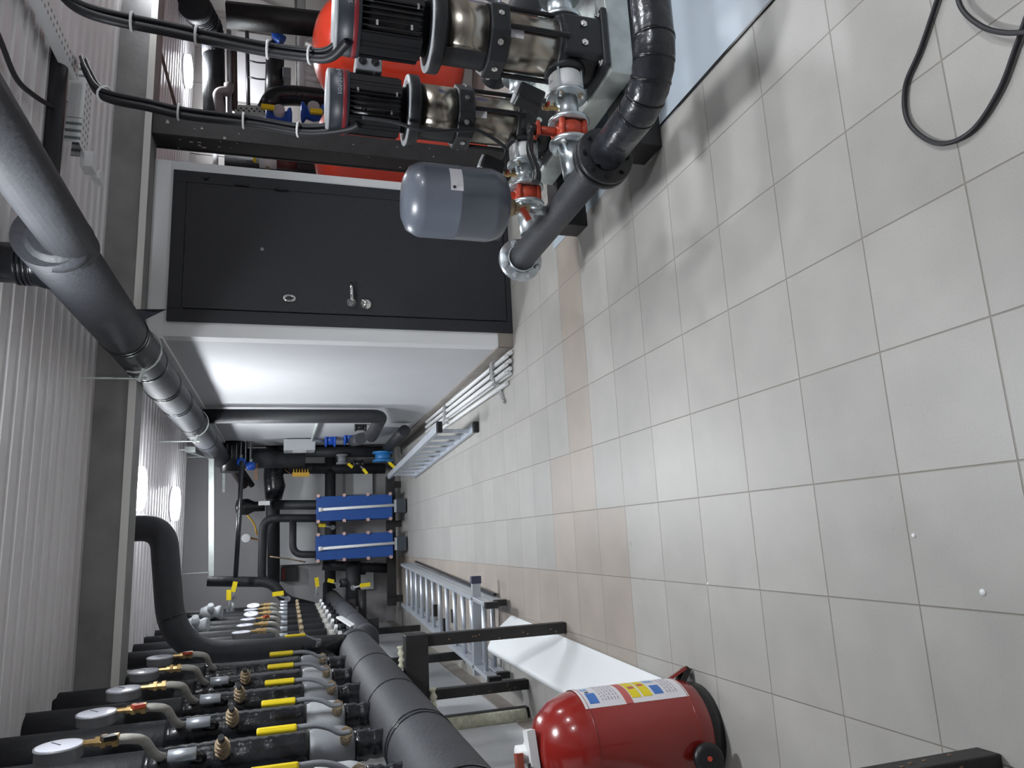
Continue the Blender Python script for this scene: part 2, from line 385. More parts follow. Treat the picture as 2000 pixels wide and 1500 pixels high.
def make_pump(lab):
    t = thing('vertical_pump', lab, 'pump', (PX, PY, PZ), 'vertical multistage pumps')
    o = V((PX, PY, PZ)); Z = V((0, 0, 1))
    def h(z): return o+Z*z
    g = G(); g.box(h(.014), (.25, .25, .026)); g.box(h(.10), (.16, .225, .16)); g.lathe(h(.02), Z, [(.105, 0), (.11, .02), (.105, .12), (.118, .15), (.118, .175), (1e-6, .175)]); g.build('pump_base', castblk, t, .008)
    g = G()
    for s in (-1, 1): g.cyl(h(.14), h(.14)+V((s*.085, 0, 0)), .048); flange(g, h(.14)+V((s*.095, 0, 0)), (1, 0, 0), .08, .026)
    g.each('port_flange', castblk, t, 2)
    g = G()
    for x in (-.04, .04): hexbolt(g, h(.07)+V((x, -.112, .03)), (0, -1, 0), .014, .008)
    for x in (-.10, .10):
        for y in (-.1, .1): hexbolt(g, h(.027)+V((x, y, 0)), Z, .013, .01)
    g.each('base_bolt', chrome, t, 2)
    g = G(); g.lathe(h(.19), Z, [(.100, 0), (.104, .003), (.104, .206), (.100, .21)], 36); g.build('lower_sleeve', steel, t)
    g = G(); 
    for a in (-100, -28, 62, 152):
        e = V((math.cos(math.radians(a)), math.sin(math.radians(a)), 0)); g.cyl(h(.16)+e*.118, h(.41)+e*.118, .0095, n=8)
    g.each('tie_rod', plblack, t)
    g = G(); rr = []
    for i in range(8):
        a = PI/8+i*PI/4; rr.append(h(.392)+V((.140*math.cos(a), .140*math.sin(a), 0)))
    g.prism(rr, (0, 0, .072)); g.build('clamp_ring', castblk, t, .005)
    g = G()
    for i in range(8):
        a = i*PI/4+.1; e = V((math.cos(a), math.sin(a), 0)); hexbolt(g, h(.428)+e*.129, e, .012, .007)
    g.each('clamp_bolt', chrome, t, 2)
    g = G(); g.lathe(h(.462), Z, [(.118, 0), (.113, .012), (.113, .15), (.125, .165)], 36); g.build('motor_stool', castblk, t)
    # polished coupling guard, an arc around the side that faces the aisle
    rows = []
    for k in range(15):
        a = math.radians(-150+k*9.3); e = V((math.cos(a), math.sin(a), 0)); rows.append([h(.470)+e*.119, h(.618)+e*.119])
    g = G(); g.grid(rows); g.build('coupling_guard', steel, t, 0, .002)
    g = G(); g.lathe(h(.625), Z, [(.09, 0), (.145, .004), (.150, .010), (.150, .044), (.146, .05), (.105, .056)], 36); g.build('motor_flange', castblk, t)
    g = G(); flange(g, h(.674), Z, .149, .008, .10); g.build('flange_edge', lightgrey, t)
    g = G(); g.lathe(h(.675), Z, [(.095, 0), (.095, .035), (.112, .04), (.112, .25)], 32)
    for i in range(40):
        a = 2*PI*i/40; e = V((math.cos(a), math.sin(a), 0)); M = Matrix.Rotation(a, 3, 'Z'); g.box(h(.818)+e*.116, (.018, .0045, .212), M)
    for a in (-75, 15, 105, 195):
        a = math.radians(a); e = V((math.cos(a), math.sin(a), 0)); g.box(h(.815)+e*.108, (.03, .085, .215), Matrix.Rotation(a, 3, 'Z'))
    g.build('motor_body', plblack, t)
    g = G()
    for a, z in ((-130, .75), (-130, .87), (-96, .73), (-96, .89), (-40, .82)):
        a = math.radians(a); e = V((math.cos(a), math.sin(a), 0)); g.box(h(z)+e*.127, (.010, .018, .008), Matrix.Rotation(a+.4, 3, 'Z'))
    g.each('clip_screw', chrome, t)
    c = h(.84)+V((.150, -.03, 0)); g = G(); g.box(c, (.085, .12, .11)); g.build('terminal_box', greypl, t, .006)
    g = G(); 
    for z in (-.026, .026): g.cyl(c+V((.0, -.06, z)), c+V((0, -.066, z)), .017); g.cyl(c+V((0, -.06, z)), c+V((0, -.070, z)), .009)
    g.each('gland_plug', plblack, t, 2)
    g = G(); g.lathe(h(.920), Z, [(.128, 0), (.131, .006), (.131, .080)], 40); g.build('motor_cap', mat('cap_slate', (.020, .024, .034), .45), t)
    g = G(); g.lathe(h(.932), Z, [(.1315, 0), (.1322, .001), (.1322, .015), (.1315, .016)], 40); g.build('cap_stripe', stripe, t)
    g = G(); g.lathe(h(1.0), Z, [(.131, 0), (.129, .009), (.115, .014), (1e-6, .018)], 40); g.build('cap_top', lightgrey, t)
    g = G(); tx = 'GRUNDFOS'
    for i, ch in enumerate(tx):                       # brand lettering as on the motor cap (upside down)
        a = math.radians(-62-i*6.4); e = V((math.cos(a), math.sin(a), 0)); tn = V((-math.sin(a), math.cos(a), 0))
        g.text(ch, h(.963)+e*.1316, -tn, -Z, .021, .0006)
    a = math.radians(-50); e = V((math.cos(a), math.sin(a), 0)); tn = V((-math.sin(a), math.cos(a), 0))
    for s in (-1, 1): g.box(h(.966)+e*.1318, (.001, .022, .005), Matrix.Rotation(a, 3, 'Z') @ Matrix.Rotation(s*.9, 3, 'X'))
    g.build('brand_lettering', letter, t)
    g = G()
    a0 = math.radians(-118); rows = []
    for k in range(5):
        a = a0+math.radians(k*4); e = V((math.cos(a), math.sin(a), 0)); rows.append([h(.335)+e*.1055, h(.385)+e*.1055])
    g.grid(rows); g.build('rating_label', label, t)
    return t
pump = make_pump('black motor vertical pump with steel sleeves, nearer one on the skid')
PDY = .53
dup(pump, (PX, PY+PDY, PZ), 'black motor vertical pump with steel sleeves, farther one beside the grey vessel')

BZ = .39
def make_train(y, w):
    a = V((0, y, BZ))
    def p(x, dz=0, dy=0): return V((x, y+dy, BZ+dz))
    # check valve
    t = thing('check_valve', 'white check valve between flanges in front of the nearer pump', 'valve', p(1.675))
    g = G(); g.lathe(p(1.722), (-1, 0, 0), [(.055, 0), (.064, .008), (.066, .05), (.058, .085)], 24); g.box(p(1.69, .055, -.01), (.03, .03, .03)); g.build('valve_body', whitep, t, .004)
    g = G()
    for k in range(4):
        q = k*PI/2+PI/4; g.cyl(p(1.755, .066*math.sin(q), .066*math.cos(q)), p(1.60, .066*math.sin(q), .066*math.cos(q)), .006, n=8)
    g.each('stud', zinc, t)
    # spool
    s = thing('flanged_spool', 'zinc plated pipe spool with two flanges, on the nearer pump outlet', 'pipe spool', p(1.58))
    g = G(); g.cyl(p(1.625), p(1.52), .042, n=24); flange(g, p(1.627), (1, 0, 0), .079, .016); flange(g, p(1.518), (1, 0, 0), .079, .016); g.build('spool_pipe', zinc, s)
    g = G()
    for k in range(4):
        q = k*PI/2+PI/4; hexbolt(g, p(1.618, .06*math.sin(q), .06*math.cos(q)), (-1, 0, 0), .011, .010)
    g.each('flange_nut', rustbrass, s, 2)
    g = G(); g.cyl(p(1.575, .035), p(1.575, .085), .008, n=8); g.cyl(p(1.575, .075), p(1.575, .10), .012, n=8); g.build('sensor_nipple', brass, s)
    g = G(); g.box(p(1.575, .088, -.018), (.012, .03, .008)); g.build('nipple_lever', redcast, s)
    # butterfly valve
    b = thing('butterfly_valve', 'red butterfly valve with black lever, on the nearer pump outlet', 'valve', p(1.475))
    g = G(); g.lathe(p(1.505), (-1, 0, 0), [(.05, 0), (.058, .004), (.058, .056), (.05, .06)], 24)
    for k in range(4):
        q = k*PI/2+PI/4; g.cyl(p(1.507, .062*math.sin(q), .062*math.cos(q)), p(1.443, .062*math.sin(q), .062*math.cos(q)), .012, n=10)
    g.cyl(p(1.475), p(1.475, .135), .017, n=12); g.box(p(1.475, .13), (.05, .05, .012)); g.build('valve_body', redcast, b)
    g = G(); g.cyl(p(1.475, .13), p(1.475, .165), .02, n=12); g.bar(p(1.49, .155), p(1.40, .16), .03, .014); g.tube(spl([p(1.42, .16), p(1.37, .165, -.01), p(1.30, .145, -.012), p(1.255, .15, -.012)]), [.014]*17+[.017]*8, 8); g.build('lever', plblack, b)
    # stub
    s2 = thing('flanged_stub', 'zinc flange stub joining the discharge pipe, nearer pump side', 'flange', p(1.42))
    g = G(); flange(g, p(1.430), (1, 0, 0), .079, .018); g.cyl(p(1.43), p(1.30, -.015), .048, n=24); g.build('stub_flange', zinc, s2)
    g = G()
    for k in range(4):
        q = k*PI/2+PI/4; hexbolt(g, p(1.421, .06*math.sin(q), .06*math.cos(q)), (-1, 0, 0), .012, .011)
    g.each('stub_bolt', galv, s2, 2)
    # pressure switch
    e = thing('pressure_switch', 'black boxy pressure switch above the nearer pump outlet', 'sensor', p(1.60, .17))
    g = G(); M = Matrix.Rotation(.35, 3, 'Y'); g.box(p(1.59, .16, -.02), (.07, .065, .10), M); g.build('switch_case', plblack, e, .008)
    g = G(); g.box(p(1.606, .213, -.02), (.062, .056, .012), M); g.build('switch_cover', lightgrey, e, .005)
    g = G(); g.cyl(p(1.575, .095), p(1.583, .12, -.01), .008, n=8); g.build('switch_stem', galv, e)
    return (t, s, b, s2, e)
train = make_train(PY, 0)
for o, l in zip(train, ('white check valve between flanges in front of the farther pump', 'zinc plated pipe spool with two flanges, on the farther pump outlet',
                        'red butterfly valve with black lever, half hidden behind the grey vessel', 'zinc flange stub joining the discharge pipe, beside the grey vessel',
                        'black boxy pressure switch above the farther pump outlet, over the grey vessel')):
    dup(o, o.location+V((0, PDY, 0)), l)
# discharge manifold
MX, MZ = 1.25, .37
t = thing('discharge_pipe', 'black insulated discharge pipe along the skid with bend and flanges', 'pipe', (MX, 2.4, 0))
G().tube([(MX, 2.05, MZ), (MX, 2.4, MZ), (MX, 3.0, MZ)], .058, 28).build('pipe_insulation', foam, t)
path = fil([(MX, 2.12, MZ), (MX+.015, 1.67, MZ), (3.0, 1.66, MZ)], .17, 14)
random.seed(3)
rs = [.0615+random.uniform(-.0015, .0015) for _ in path]
G().tube(path, rs, 28).build('taped_bend', mat('taped_insulation', (.022, .024, .030), .27, var=.3, vscale=14, bump=.5, bscale=22), t)
g = G()
for i in (2, 5, 8, 11, 14): g.tube([path[i], path[i]*.5+path[i+1]*.5], .0632, 24)
g.each('tape_band', tape, t)
g = G(); flange(g, (MX, 2.055, MZ), (0, 1, 0), .102, .016); flange(g, (MX, 2.085, MZ), (0, 1, 0), .104, .022); g.build('joint_flange', castblk, t)
g = G(); ringbolts(g, (MX, 2.046, MZ), (0, -1, 0), .082, 8, .008, .008); g.each('joint_bolt', castblk, t, 2)
g = G(); flange(g, (MX, 3.02, MZ), (0, 1, 0), .103, .024); g.lathe((MX, 3.005, MZ), (0, -1, 0), [(.068, 0), (.066, .014), (.062, .018), (.058, .010)], 28); g.build('end_flange', zinc, t)
g = G(); ringbolts(g, (MX, 3.008, MZ), (0, -1, 0), .085, 8, .0125, .012, PI/8); g.each('flange_bolt', lightgrey, t, 2)
# expansion vessel
EX, EY = 1.25, 2.5
t = thing('expansion_vessel', 'slate grey expansion vessel standing on the discharge pipe', 'vessel', (EX, EY, .43))
G().lathe((EX, EY, .592), (0, 0, 1), [(.03, 0), (.085, .004), (.122, .024), (.136, .06), (.139, .075), (.139, .205), (.1395, .206), (.1395, .209), (.139, .210), (.139, .335), (.136, .35), (.118, .385), (.08, .404), (.03, .410), (1e-6, .411)], 44).build('vessel_body', vessel, t)
def patch(c, r, a0, a1, z0, z1, n=8):
    rows = []
    for k in range(n+1):
        a = math.radians(a0+(a1-a0)*k/n); rows.append([V((c[0]+r*math.cos(a), c[1]+r*math.sin(a), z)) for z in (z0, z1)])
    return G().grid(rows)
lb = patch((EX, EY), .1396, -98, -56, .795, .842).build('vessel_label', label, t)
a = math.radians(-93); c = V((EX+.1402*math.cos(a), EY+.1402*math.sin(a), .829)); e = V((math.cos(a), math.sin(a), 0))
g = G(); flange(g, c, e, .0055, .001, .003); g.box(c, (.001, .009, .0022), Matrix.Rotation(a, 3, 'Z')); g.build('label_emblem', ink, lb)
G().lathe((EX, EY, .56), (0, 0, 1), [(.030, 0), (.034, .01), (.045, .03), (.045, .036)], 20).build('vessel_collar', rustbrass, t)
g = G(); g.cyl((EX, EY, .50), (EX, EY, .562), .016, n=10); g.cyl((EX, EY, .50), (EX, EY, .515), .021, n=6); g.cyl((EX, EY, .54), (EX, EY, .555), .021, n=6); g.build('stop_cock', rustbrass, t)
g = G(); g.box((EX-.03, EY-.018, .52), (.055, .012, .022), Matrix.Rotation(-.5, 3, 'Y')); g.build('cock_handle', redcast, t)
G().cyl((EX, EY, .42), (EX, EY, .50), .019, n=12).build('zinc_nipple', zinc, t)

# cable bundles down to the motors
def corr(path, r, pitch=.006):
    L = [0]
    for a, b in zip(path, path[1:]): L.append(L[-1]+(V(b)-V(a)).length)
    pts = []; rs = []; n = int(L[-1]/pitch); j = 0
    for i in range(n*2+1):
        d = L[-1]*i/(n*2)
        while j < len(L)-2 and L[j+1] < d: j += 1
        t = (d-L[j])/max(1e-6, L[j+1]-L[j]); pts.append(V(path[j]).lerp(V(path[j+1]), t)); rs.append(r if i % 2 else r*.86)
    return pts, rs
def bundle(lab, pts, ties):
    t = thing('cable_bundle', lab, 'cable', pts[-1])
    sp = spl(pts, 10); p, r = corr(sp, .0165); G().tube(p, r, 10).build('corrugated_conduit', rubber, t)
    G().tube([q+V((.028, -.006, .012)) for q in sp], .009, 8).build('cable', rubber, t)
    G().tube([q+V((.030, .012, -.004)) for q in sp], .008, 8).build('cable', rubber, t)
    for i in ties:
        q = sp[i]; d = (sp[i+1]-sp[i-1]).normalized(); x, y, _ = frame(d)
        G().tube([q+V((.013, 0, 0))+(x*math.cos(k*PI/6)+y*math.sin(k*PI/6))*.030 for k in range(12)], .0048, 6, True).build('cable_tie', whitep, t)
    return t
bundle('black corrugated cable bundle hanging to the nearer pump motor', [(2.11, 2.72, 2.27), (1.93, 2.5, 2.19), (1.765, 2.40, 2.05), (1.735, 2.40, 1.77), (1.715, 2.40, 1.52), (1.70, 2.38, 1.36), (1.685, 2.34, 1.27), (1.70, 2.26, 1.215)], (25, 32, 42, 52))
bundle('black corrugated cable bundle hanging to the farther pump motor', [(2.10, 3.2, 2.27), (1.98, 3.1, 2.22), (1.80, 2.95, 2.12), (1.745, 2.9, 1.95), (1.725, 2.9, 1.80), (1.722, 2.9, 1.54), (1.70, 2.88, 1.335), (1.70, 2.82, 1.18), (1.705, 2.78, 1.13)], (20, 38, 48, 58))
def loose(lab, pts, r, name='loose_cable', m=rubber, cat='cable', n=8):
    return tag(G().tube(spl(pts, 8), r, n).build(name, m), lab, cat)
loose('thin black cable drooping from farther motor past the steel column', [(1.715, 2.74, 1.12), (1.70, 2.72, 1.0), (1.67, 2.71, .86), (1.70, 2.72, .70), (1.71, 2.73, .62), (1.66, 2.76, .50), (1.60, 2.80, .52)], .008)

# cable trays
perforated = bpy.data.materials.new('perforated_white'); perforated.use_nodes = True
_nt = perforated.node_tree; _tc = _nt.nodes.new('ShaderNodeTexCoord'); _sp = _nt.nodes.new('ShaderNodeSeparateXYZ'); _nt.links.new(_tc.outputs['Object'], _sp.inputs[0])
def _hole(sock, off):
    a = _nt.nodes.new('ShaderNodeMath'); a.operation = 'MULTIPLY_ADD'; a.inputs[1].default_value = 1/.036; a.inputs[2].default_value = 50+off; _nt.links.new(sock, a.inputs[0])
    f = _nt.nodes.new('ShaderNodeMath'); f.operation = 'FRACT'; _nt.links.new(a.outputs[0], f.inputs[0])
    l = _nt.nodes.new('ShaderNodeMath'); l.operation = 'LESS_THAN'; l.inputs[1].default_value = .42; _nt.links.new(f.outputs[0], l.inputs[0]); return l.outputs[0]
_m = _nt.nodes.new('ShaderNodeMath'); _m.operation = 'MULTIPLY'; _nt.links.new(_hole(_sp.outputs[0], .2), _m.inputs[0]); _nt.links.new(_hole(_sp.outputs[1], .2), _m.inputs[1])
_mx = _nt.nodes.new('ShaderNodeMix'); _mx.data_type = 'RGBA'; _mx.inputs['A'].default_value = (.82, .83, .84, 1); _mx.inputs['B'].default_value = (.20, .23, .24, 1)
_nt.links.new(_m.outputs[0], _mx.inputs['Factor']); _nt.links.new(_mx.outputs['Result'], _nt.nodes['Principled BSDF'].inputs['Base Color'])
def tray(lab, a, b, w, hgt):
    t = thing('cable_tray', lab, 'cable tray', ((a[0]+b[0])/2, (a[1]+b[1])/2, a[2])); a = V(a); b = V(b); d = (b-a).normalized(); sd = d.cross(V((0, 0, 1)))
    g = G(); g.bar(a, b, w, .003)
    for s in (-1, 1): g.bar(a+sd*s*w/2+V((0, 0, hgt/2)), b+sd*s*w/2+V((0, 0, hgt/2)), .003, hgt)
    g.build('tray_channel', perforated, t)
    return t
tr = tray('white perforated cable tray running under the ceiling beside the pumps', (2.10, .6, 2.32), (2.08, 3.24, 2.30), .075, .045)
g = G()
for y in (1.4, 2.6): g.cyl((2.11, y, 2.31), (2.11, y, CZ), .004, n=6)
g.each('hanger_rod', galv, tr)
tr = tray('short white perforated cable tray piece turned towards the corridor', (2.17, 3.37, 2.285), (1.76, 3.33, 2.285), .11, .06)
g = G(); g.cyl((2.0, 3.35, 2.29), (2.0, 3.35, CZ), .004, n=6); g.cyl((1.86, 3.34, 2.29), (1.86, 3.34, CZ), .004, n=6); g.each('hanger_rod', galv, tr)
g = G(); g.bb((1.70, 3.36, 2.25), (1.775, 3.45, 2.30)); g.bb((1.68, 3.43, 2.235), (1.72, 3.52, 2.27)); g.build('tray_end_bracket', whitep, tr)
tag(G().tube([(1.45, 3.165, 2.35), (2.15, 3.155, 2.35)], .034, 14).build('ceiling_conduit', rubber), 'black conduit fixed across the ceiling ribs beyond the cable tray', 'conduit')
loose('thin black cable looping along the ceiling towards the black conduit', [(1.80, 2.30, 2.36), (1.743, 2.56, 2.355), (1.696, 2.72, 2.35), (1.743, 2.90, 2.35), (1.83, 3.12, 2.35)], .01)

# steel column
t = thing('steel_column', 'black paint-chipped steel column standing beside the white room', 'column', (2.435, 4.29, 0))
g = G(); g.bb((2.37, 4.2, 0), (2.50, 4.215, 2.176)); g.bb((2.37, 4.36, 0), (2.50, 4.375, 2.176)); g.bb((2.375, 4.215, 0), (2.40, 4.36, 2.176)); g.bb((2.47, 4.215, 0), (2.49, 4.36, 2.176)); g.build('column_shaft', bsteel, t, .003)
random.seed(11); g = G()
for i in range(26):
    z = random.uniform(.4, 2.1) if i > 8 else random.uniform(1.75, 2.1); s = random.uniform(.003, .009)*(1.8 if i < 9 else 1)
    if random.random() < .6: g.box((2.369, 4.21+random.uniform(0, .15), z), (.002, s, s*1.5))
    else: g.box((2.37+random.uniform(.01, .12), 4.1995, z), (s, .002, s))
g.build('paint_chip', creamp, t)
g = G(); g.bb((2.33, 4.16, 0), (2.54, 4.41, .012)); g.build('column_foot', bsteel, t)

# red tanks
def tank(lab, x, y, r, top):
    t = thing('red_tank', lab, 'tank', (x, y, 0), 'red expansion tanks')
    pr = [(1e-6, 0), (r*.5, .02), (r*.85, .09), (r, .2)]
    d = r*.62; H = top-.12
    pr += [(r, H-d)]+[(r*math.cos(k*PI/20), H-d+d*math.sin(k*PI/20)) for k in range(1, 10)]+[(1e-6, H)]
    G().lathe((x, y, .12), (0, 0, 1), pr, 56).build('tank_shell', redtank, t)
    for k in range(3):
        a = k*2*PI/3+.5; G().box((x+r*.8*math.cos(a), y+r*.8*math.sin(a), .13), (.05, .05, .26)).build('leg', redcast, t)
    G().cyl((x, y, top-.01), (x, y, top+.05), .02).build('top_fitting', galv, t)
    return t
tank('large red expansion tank behind the nearer pump', 3.63, 4.93, .37, 1.27)
tank('large red expansion tank seen between steel column and white room', 2.85, 5.05, .36, 1.25)

# ================================================================== OVERHEAD PIPE (right of the corridor)
OX, OZ = 1.01, 2.142
t = thing('overhead_pipe', 'thick dark insulated pipe hung under the ceiling along the white room', 'pipe', (OX, 5, OZ))
G().tube([(OX, y, OZ) for y in (2.5, 3.2, 4.0, 5.5, 7.0, 8.75)], .106, 32).build('pipe_insulation', foam, t)
G().tube([(OX, -1.4, 2.06), (OX, 1.0, 2.065), (OX, 2.6, 2.088)], .076, 28).build('near_pipe', foam, t)
G().lathe((OX, 2.42, 2.12), (0, 1, 0), [(.074, 0.06), (.088, .075), (.105, .10), (.107, .13)], 28).build('reducer', foam, t)
g = G()
for y in (3.62, 3.66, 4.22, 4.75, 4.80, 5.3, 5.36, 6.1, 7.2): g.tube([(OX, y, OZ), (OX, y+.025, OZ)], .1085, 32)
g.each('tape_band', tape, t)
g = G(); g.tube([(OX, 2.77, 2.20), (OX, 2.77, 2.27), (OX, 2.77, CZ-.002)], [.09, .072, .070], 24)
for z in (2.255, 2.27, 2.285, 2.30): g.tube([(OX, 2.77, z-.005), (OX, 2.77, z+.005)], .078, 24)
g.build('vertical_branch', tape, t)
g = G(); g.tube(fil([(OX, 8.6, OZ), (OX, 9.1, OZ), (OX, 9.1, 1.2)], .12), .10, 24); g.build('far_bend', foam, t)
for i, (y, lab) in enumerate(((3.95, 'zinc rod hanger holding the overhead pipe, nearest the crossing beam'), (6.3, 'zinc rod hanger holding the overhead pipe, behind the crossing beam'))):
    t = thing('pipe_hanger', lab, 'hanger', (OX-.14, y, CZ), 'pipe hangers')
    g = G(); g.cyl((OX-.15, y, 2.10), (OX-.15, y, CZ), .006, n=8); g.each('threaded_rod', galv, t)
    g = G(); g.tube([(OX+.118*math.cos(a), y, OZ+.118*math.sin(a)) for a in [PI*.9+i*PI*1.3/14 for i in range(15)]], .006, 6); g.bar((OX-.165, y, 2.12), (OX-.10, y, 2.10), .03, .012); g.build('clamp_strap', galv, t)
    g = G(); hexbolt(g, (OX-.15, y, 2.125), (0, 0, 1), .012, .012); hexbolt(g, (OX-.15, y, 2.10), (0, 0, -1), .012, .012); g.each('hanger_nut', galv, t, 2)
# loose tape flag
g = G(); g.add([(OX+.05, 3.42, 2.05), (OX+.06, 3.62, 2.055), (OX+.13, 3.66, 1.965), (OX+.07, 3.52, 1.99)], [(0, 1, 2, 3)], False); tag(g.build('tape_tail', tape, None, 0, .002), 'loose black tape tail sticking out under the overhead pipe', 'tape')

# ================================================================== LEFT SIDE: NEAR MANIFOLD
LX, LZ, LR = -.675, .96, .118
t = thing('pipe_manifold', 'thick dark insulated manifold along the left wall, near one', 'pipe', (LX, 2.5, LZ))
G().tube([(LX, y, LZ) for y in (-.6, .8, 2.0, 3.2, 4.2, 5.02)], LR, 36).build('manifold_insulation', foam, t)
g = G()
for y in (1.3, 1.9, 2.52, 2.56, 3.15, 3.9): g.tube([(LX, y, LZ), (LX, y+.012, LZ)], LR+.0022, 36)
g.each('seam_band', tape, t)
G().lathe((LX, 4.92, LZ), (0, 1, 0), [(LR+.004, 0), (LR+.004, .14), (LR-.01, .165), (1e-6, .17)], 36).build('end_cap', foam, t)
# stands
def leg(lab, x, y, top, w=.056, plate=True):
    t = thing('stand_leg', lab, 'stand', (x, y, 0), 'manifold stand legs')
    g = G(); g.bb((x-w/2, y-w/2, 0), (x+w/2, y+w/2, top)); g.build('post', bsteel, t, .004)
    random.seed(int(x*100+y*10)); g = G()
    for i in range(9): g.box((x+w/2, y+random.uniform(-.02, .02), random.uniform(.05, top)), (.002, .006, .008))
    for i in range(9): g.box((x+random.uniform(-.02, .02), y-w/2, random.uniform(.05, top)), (.006, .002, .008))
    g.build('paint_chip', mat('rust', (.22, .13, .08), .8), t)
    return t
leg('black square steel leg standing in the white sheet under near manifold', -.49, 3.71, .73)
leg('black square steel leg at the bottom right corner of photo', -.512, 1.265, .73)
leg('black square steel leg close to wall behind the manifold bracket, inner one', -.885, 4.41, .80)
l3 = leg('black square steel leg with cream foam against the left wall', -1.045, 4.43, .80, .06)
random.seed(5); rows = []
for i in range(17):
    z = .02+i*.04; w = .018+random.uniform(0, .012)
    rows.append([V((-1.079, 4.405-w-.02, z)), V((-1.055, 4.40-w, z)), V((-1.03, 4.40-w*.4, z)), V((-1.02, 4.402, z))])
G().grid(rows).build('foam_strip', foamc, l3, 0, .006)
for y in (3.70, 1.265):
    t = thing('manifold_bracket', 'black steel bracket from wall carrying the near manifold, above %s leg' % ('the white sheet' if y > 2 else 'the corner'), 'bracket', (-.8, y, .73))
    G().bb((-1.078, y-.05, .732), (-.455, y+.05, .842)).build('bracket_beam', bsteel, t, .004)
    if y > 2:
        g = G(); g.tube(spl([(-.50, 3.655, .87), (-.56, 3.645, .865), (-.62, 3.65, .872), (-.66, 3.66, .865)]), [.012+.004*math.sin(i*1.7) for i in range(25)], 8); g.tube(spl([(-.70, 3.64, .72), (-.76, 3.64, .715), (-.82, 3.645, .722), (-.88, 3.65, .71)]), [.014+.005*math.sin(i*1.3) for i in range(25)], 8); g.build('foam_bead', foamc, t)
G().bb((-1.078, 4.38, .80), (-.80, 4.45, .845)).build('angle_bracket', bsteel); tag(bpy.data.objects['angle_bracket'], 'short black steel bracket on the two wall side legs', 'bracket')

# risers
D = V((.55, -.83, 0)).normalized()
def riser_set(y, k):
    o = V((LX, y, 0)); nth = ['nearest the camera', 'second from the camera', 'third from the camera', 'fourth from the camera', 'fifth from the camera', 'sixth from the camera'][k]
    t = thing('riser_pipe', 'black insulated riser from near manifold to ceiling, '+nth, 'pipe', (LX, y, LZ+LR), 'risers on the near manifold')
    zs = [1.42, 1.9, 2.1, CZ+.03]; G().tube([o+V((0, 0, z)) for z in zs], .066, 24).build('riser_insulation', foam2, t)
    random.seed(k); pts = []; rs = []
    for i in range(30):
        z = 1.315+i*.017; pts.append(o+V((0, 0, z))); rs.append(.0675+(.003 if i % 2 else 0)+random.uniform(-.001, .001))
    G().tube(pts, rs, 24).build('taped_section', tape, t)
    pts = []; rs = []
    for i in range(10):
        z = LZ+.09+i*.013; pts.append(o+V((0, 0, z))); rs.append(.048+random.uniform(-.004, .006))
    G().tube(pts, rs, 18).build('taped_nipple', tape, t)
    # valve
    v = thing('ball_valve', 'yellow handled ball valve on near manifold riser, '+nth, 'valve', o+V((0, 0, 1.24)), 'yellow handled ball valves')
    G().lathe(o+V((0, 0, 1.165)), (0, 0, 1), [(.044, 0), (.055, .01), (.066, .03), (.070, .05), (.070, .13), (.062, .15), (.05, .16)], 24).build('valve_body', greypl if k % 2 else lightgrey, v)
    a = o+D*.05+V((0, 0, 1.20)); b = o+D*.130+V((0, 0, 1.20))
    g = G(); g.cyl(a, b, .019, n=10); g.cyl(b-D*.012, b, .021, n=6); g.build('valve_stem', rustbrass, v)
    s = V((.032, 0, 0))
    lv = G().tube(spl([b-D*.004+V((-.0, 0, -.012)), b+V((0, 0, .02)), b+s*.6+V((0, 0, .055)), b+s+V((0, 0, .10)), b+s+V((0, 0, .16))]), .009, 8).build('lever', greypl, v)
    p = b+s; M = Matrix(((1, 0, 0), (0, 1, 0), (0, 0, 1)))
    G().box(p+V((0, 0, .215)), (.021, .036, .122), Matrix.Rotation(.4, 3, 'Z')).build('grip', yellow, lv, .006)
    return t
YK = [2.69+.43*i for i in range(-1, 5)]
for k, y in enumerate(YK): riser_set(y, k)
# second row of risers nearer the wall
for k in range(7):
    y = 2.05+.43*k if k < 5 else 2.05+.43*k
    tag(G().tube(fil([(-1.079, y, 1.16), (-.92, y, 1.16), (-.92, y, CZ+.03)], .1), .062, 20).build('back_riser', foam2), 'black insulated pipe rising close to the left wall, %s of the wall row' % ['first', 'second', 'third', 'fourth', 'fifth', 'sixth', 'seventh'][k], 'pipe', 'wall row of risers')
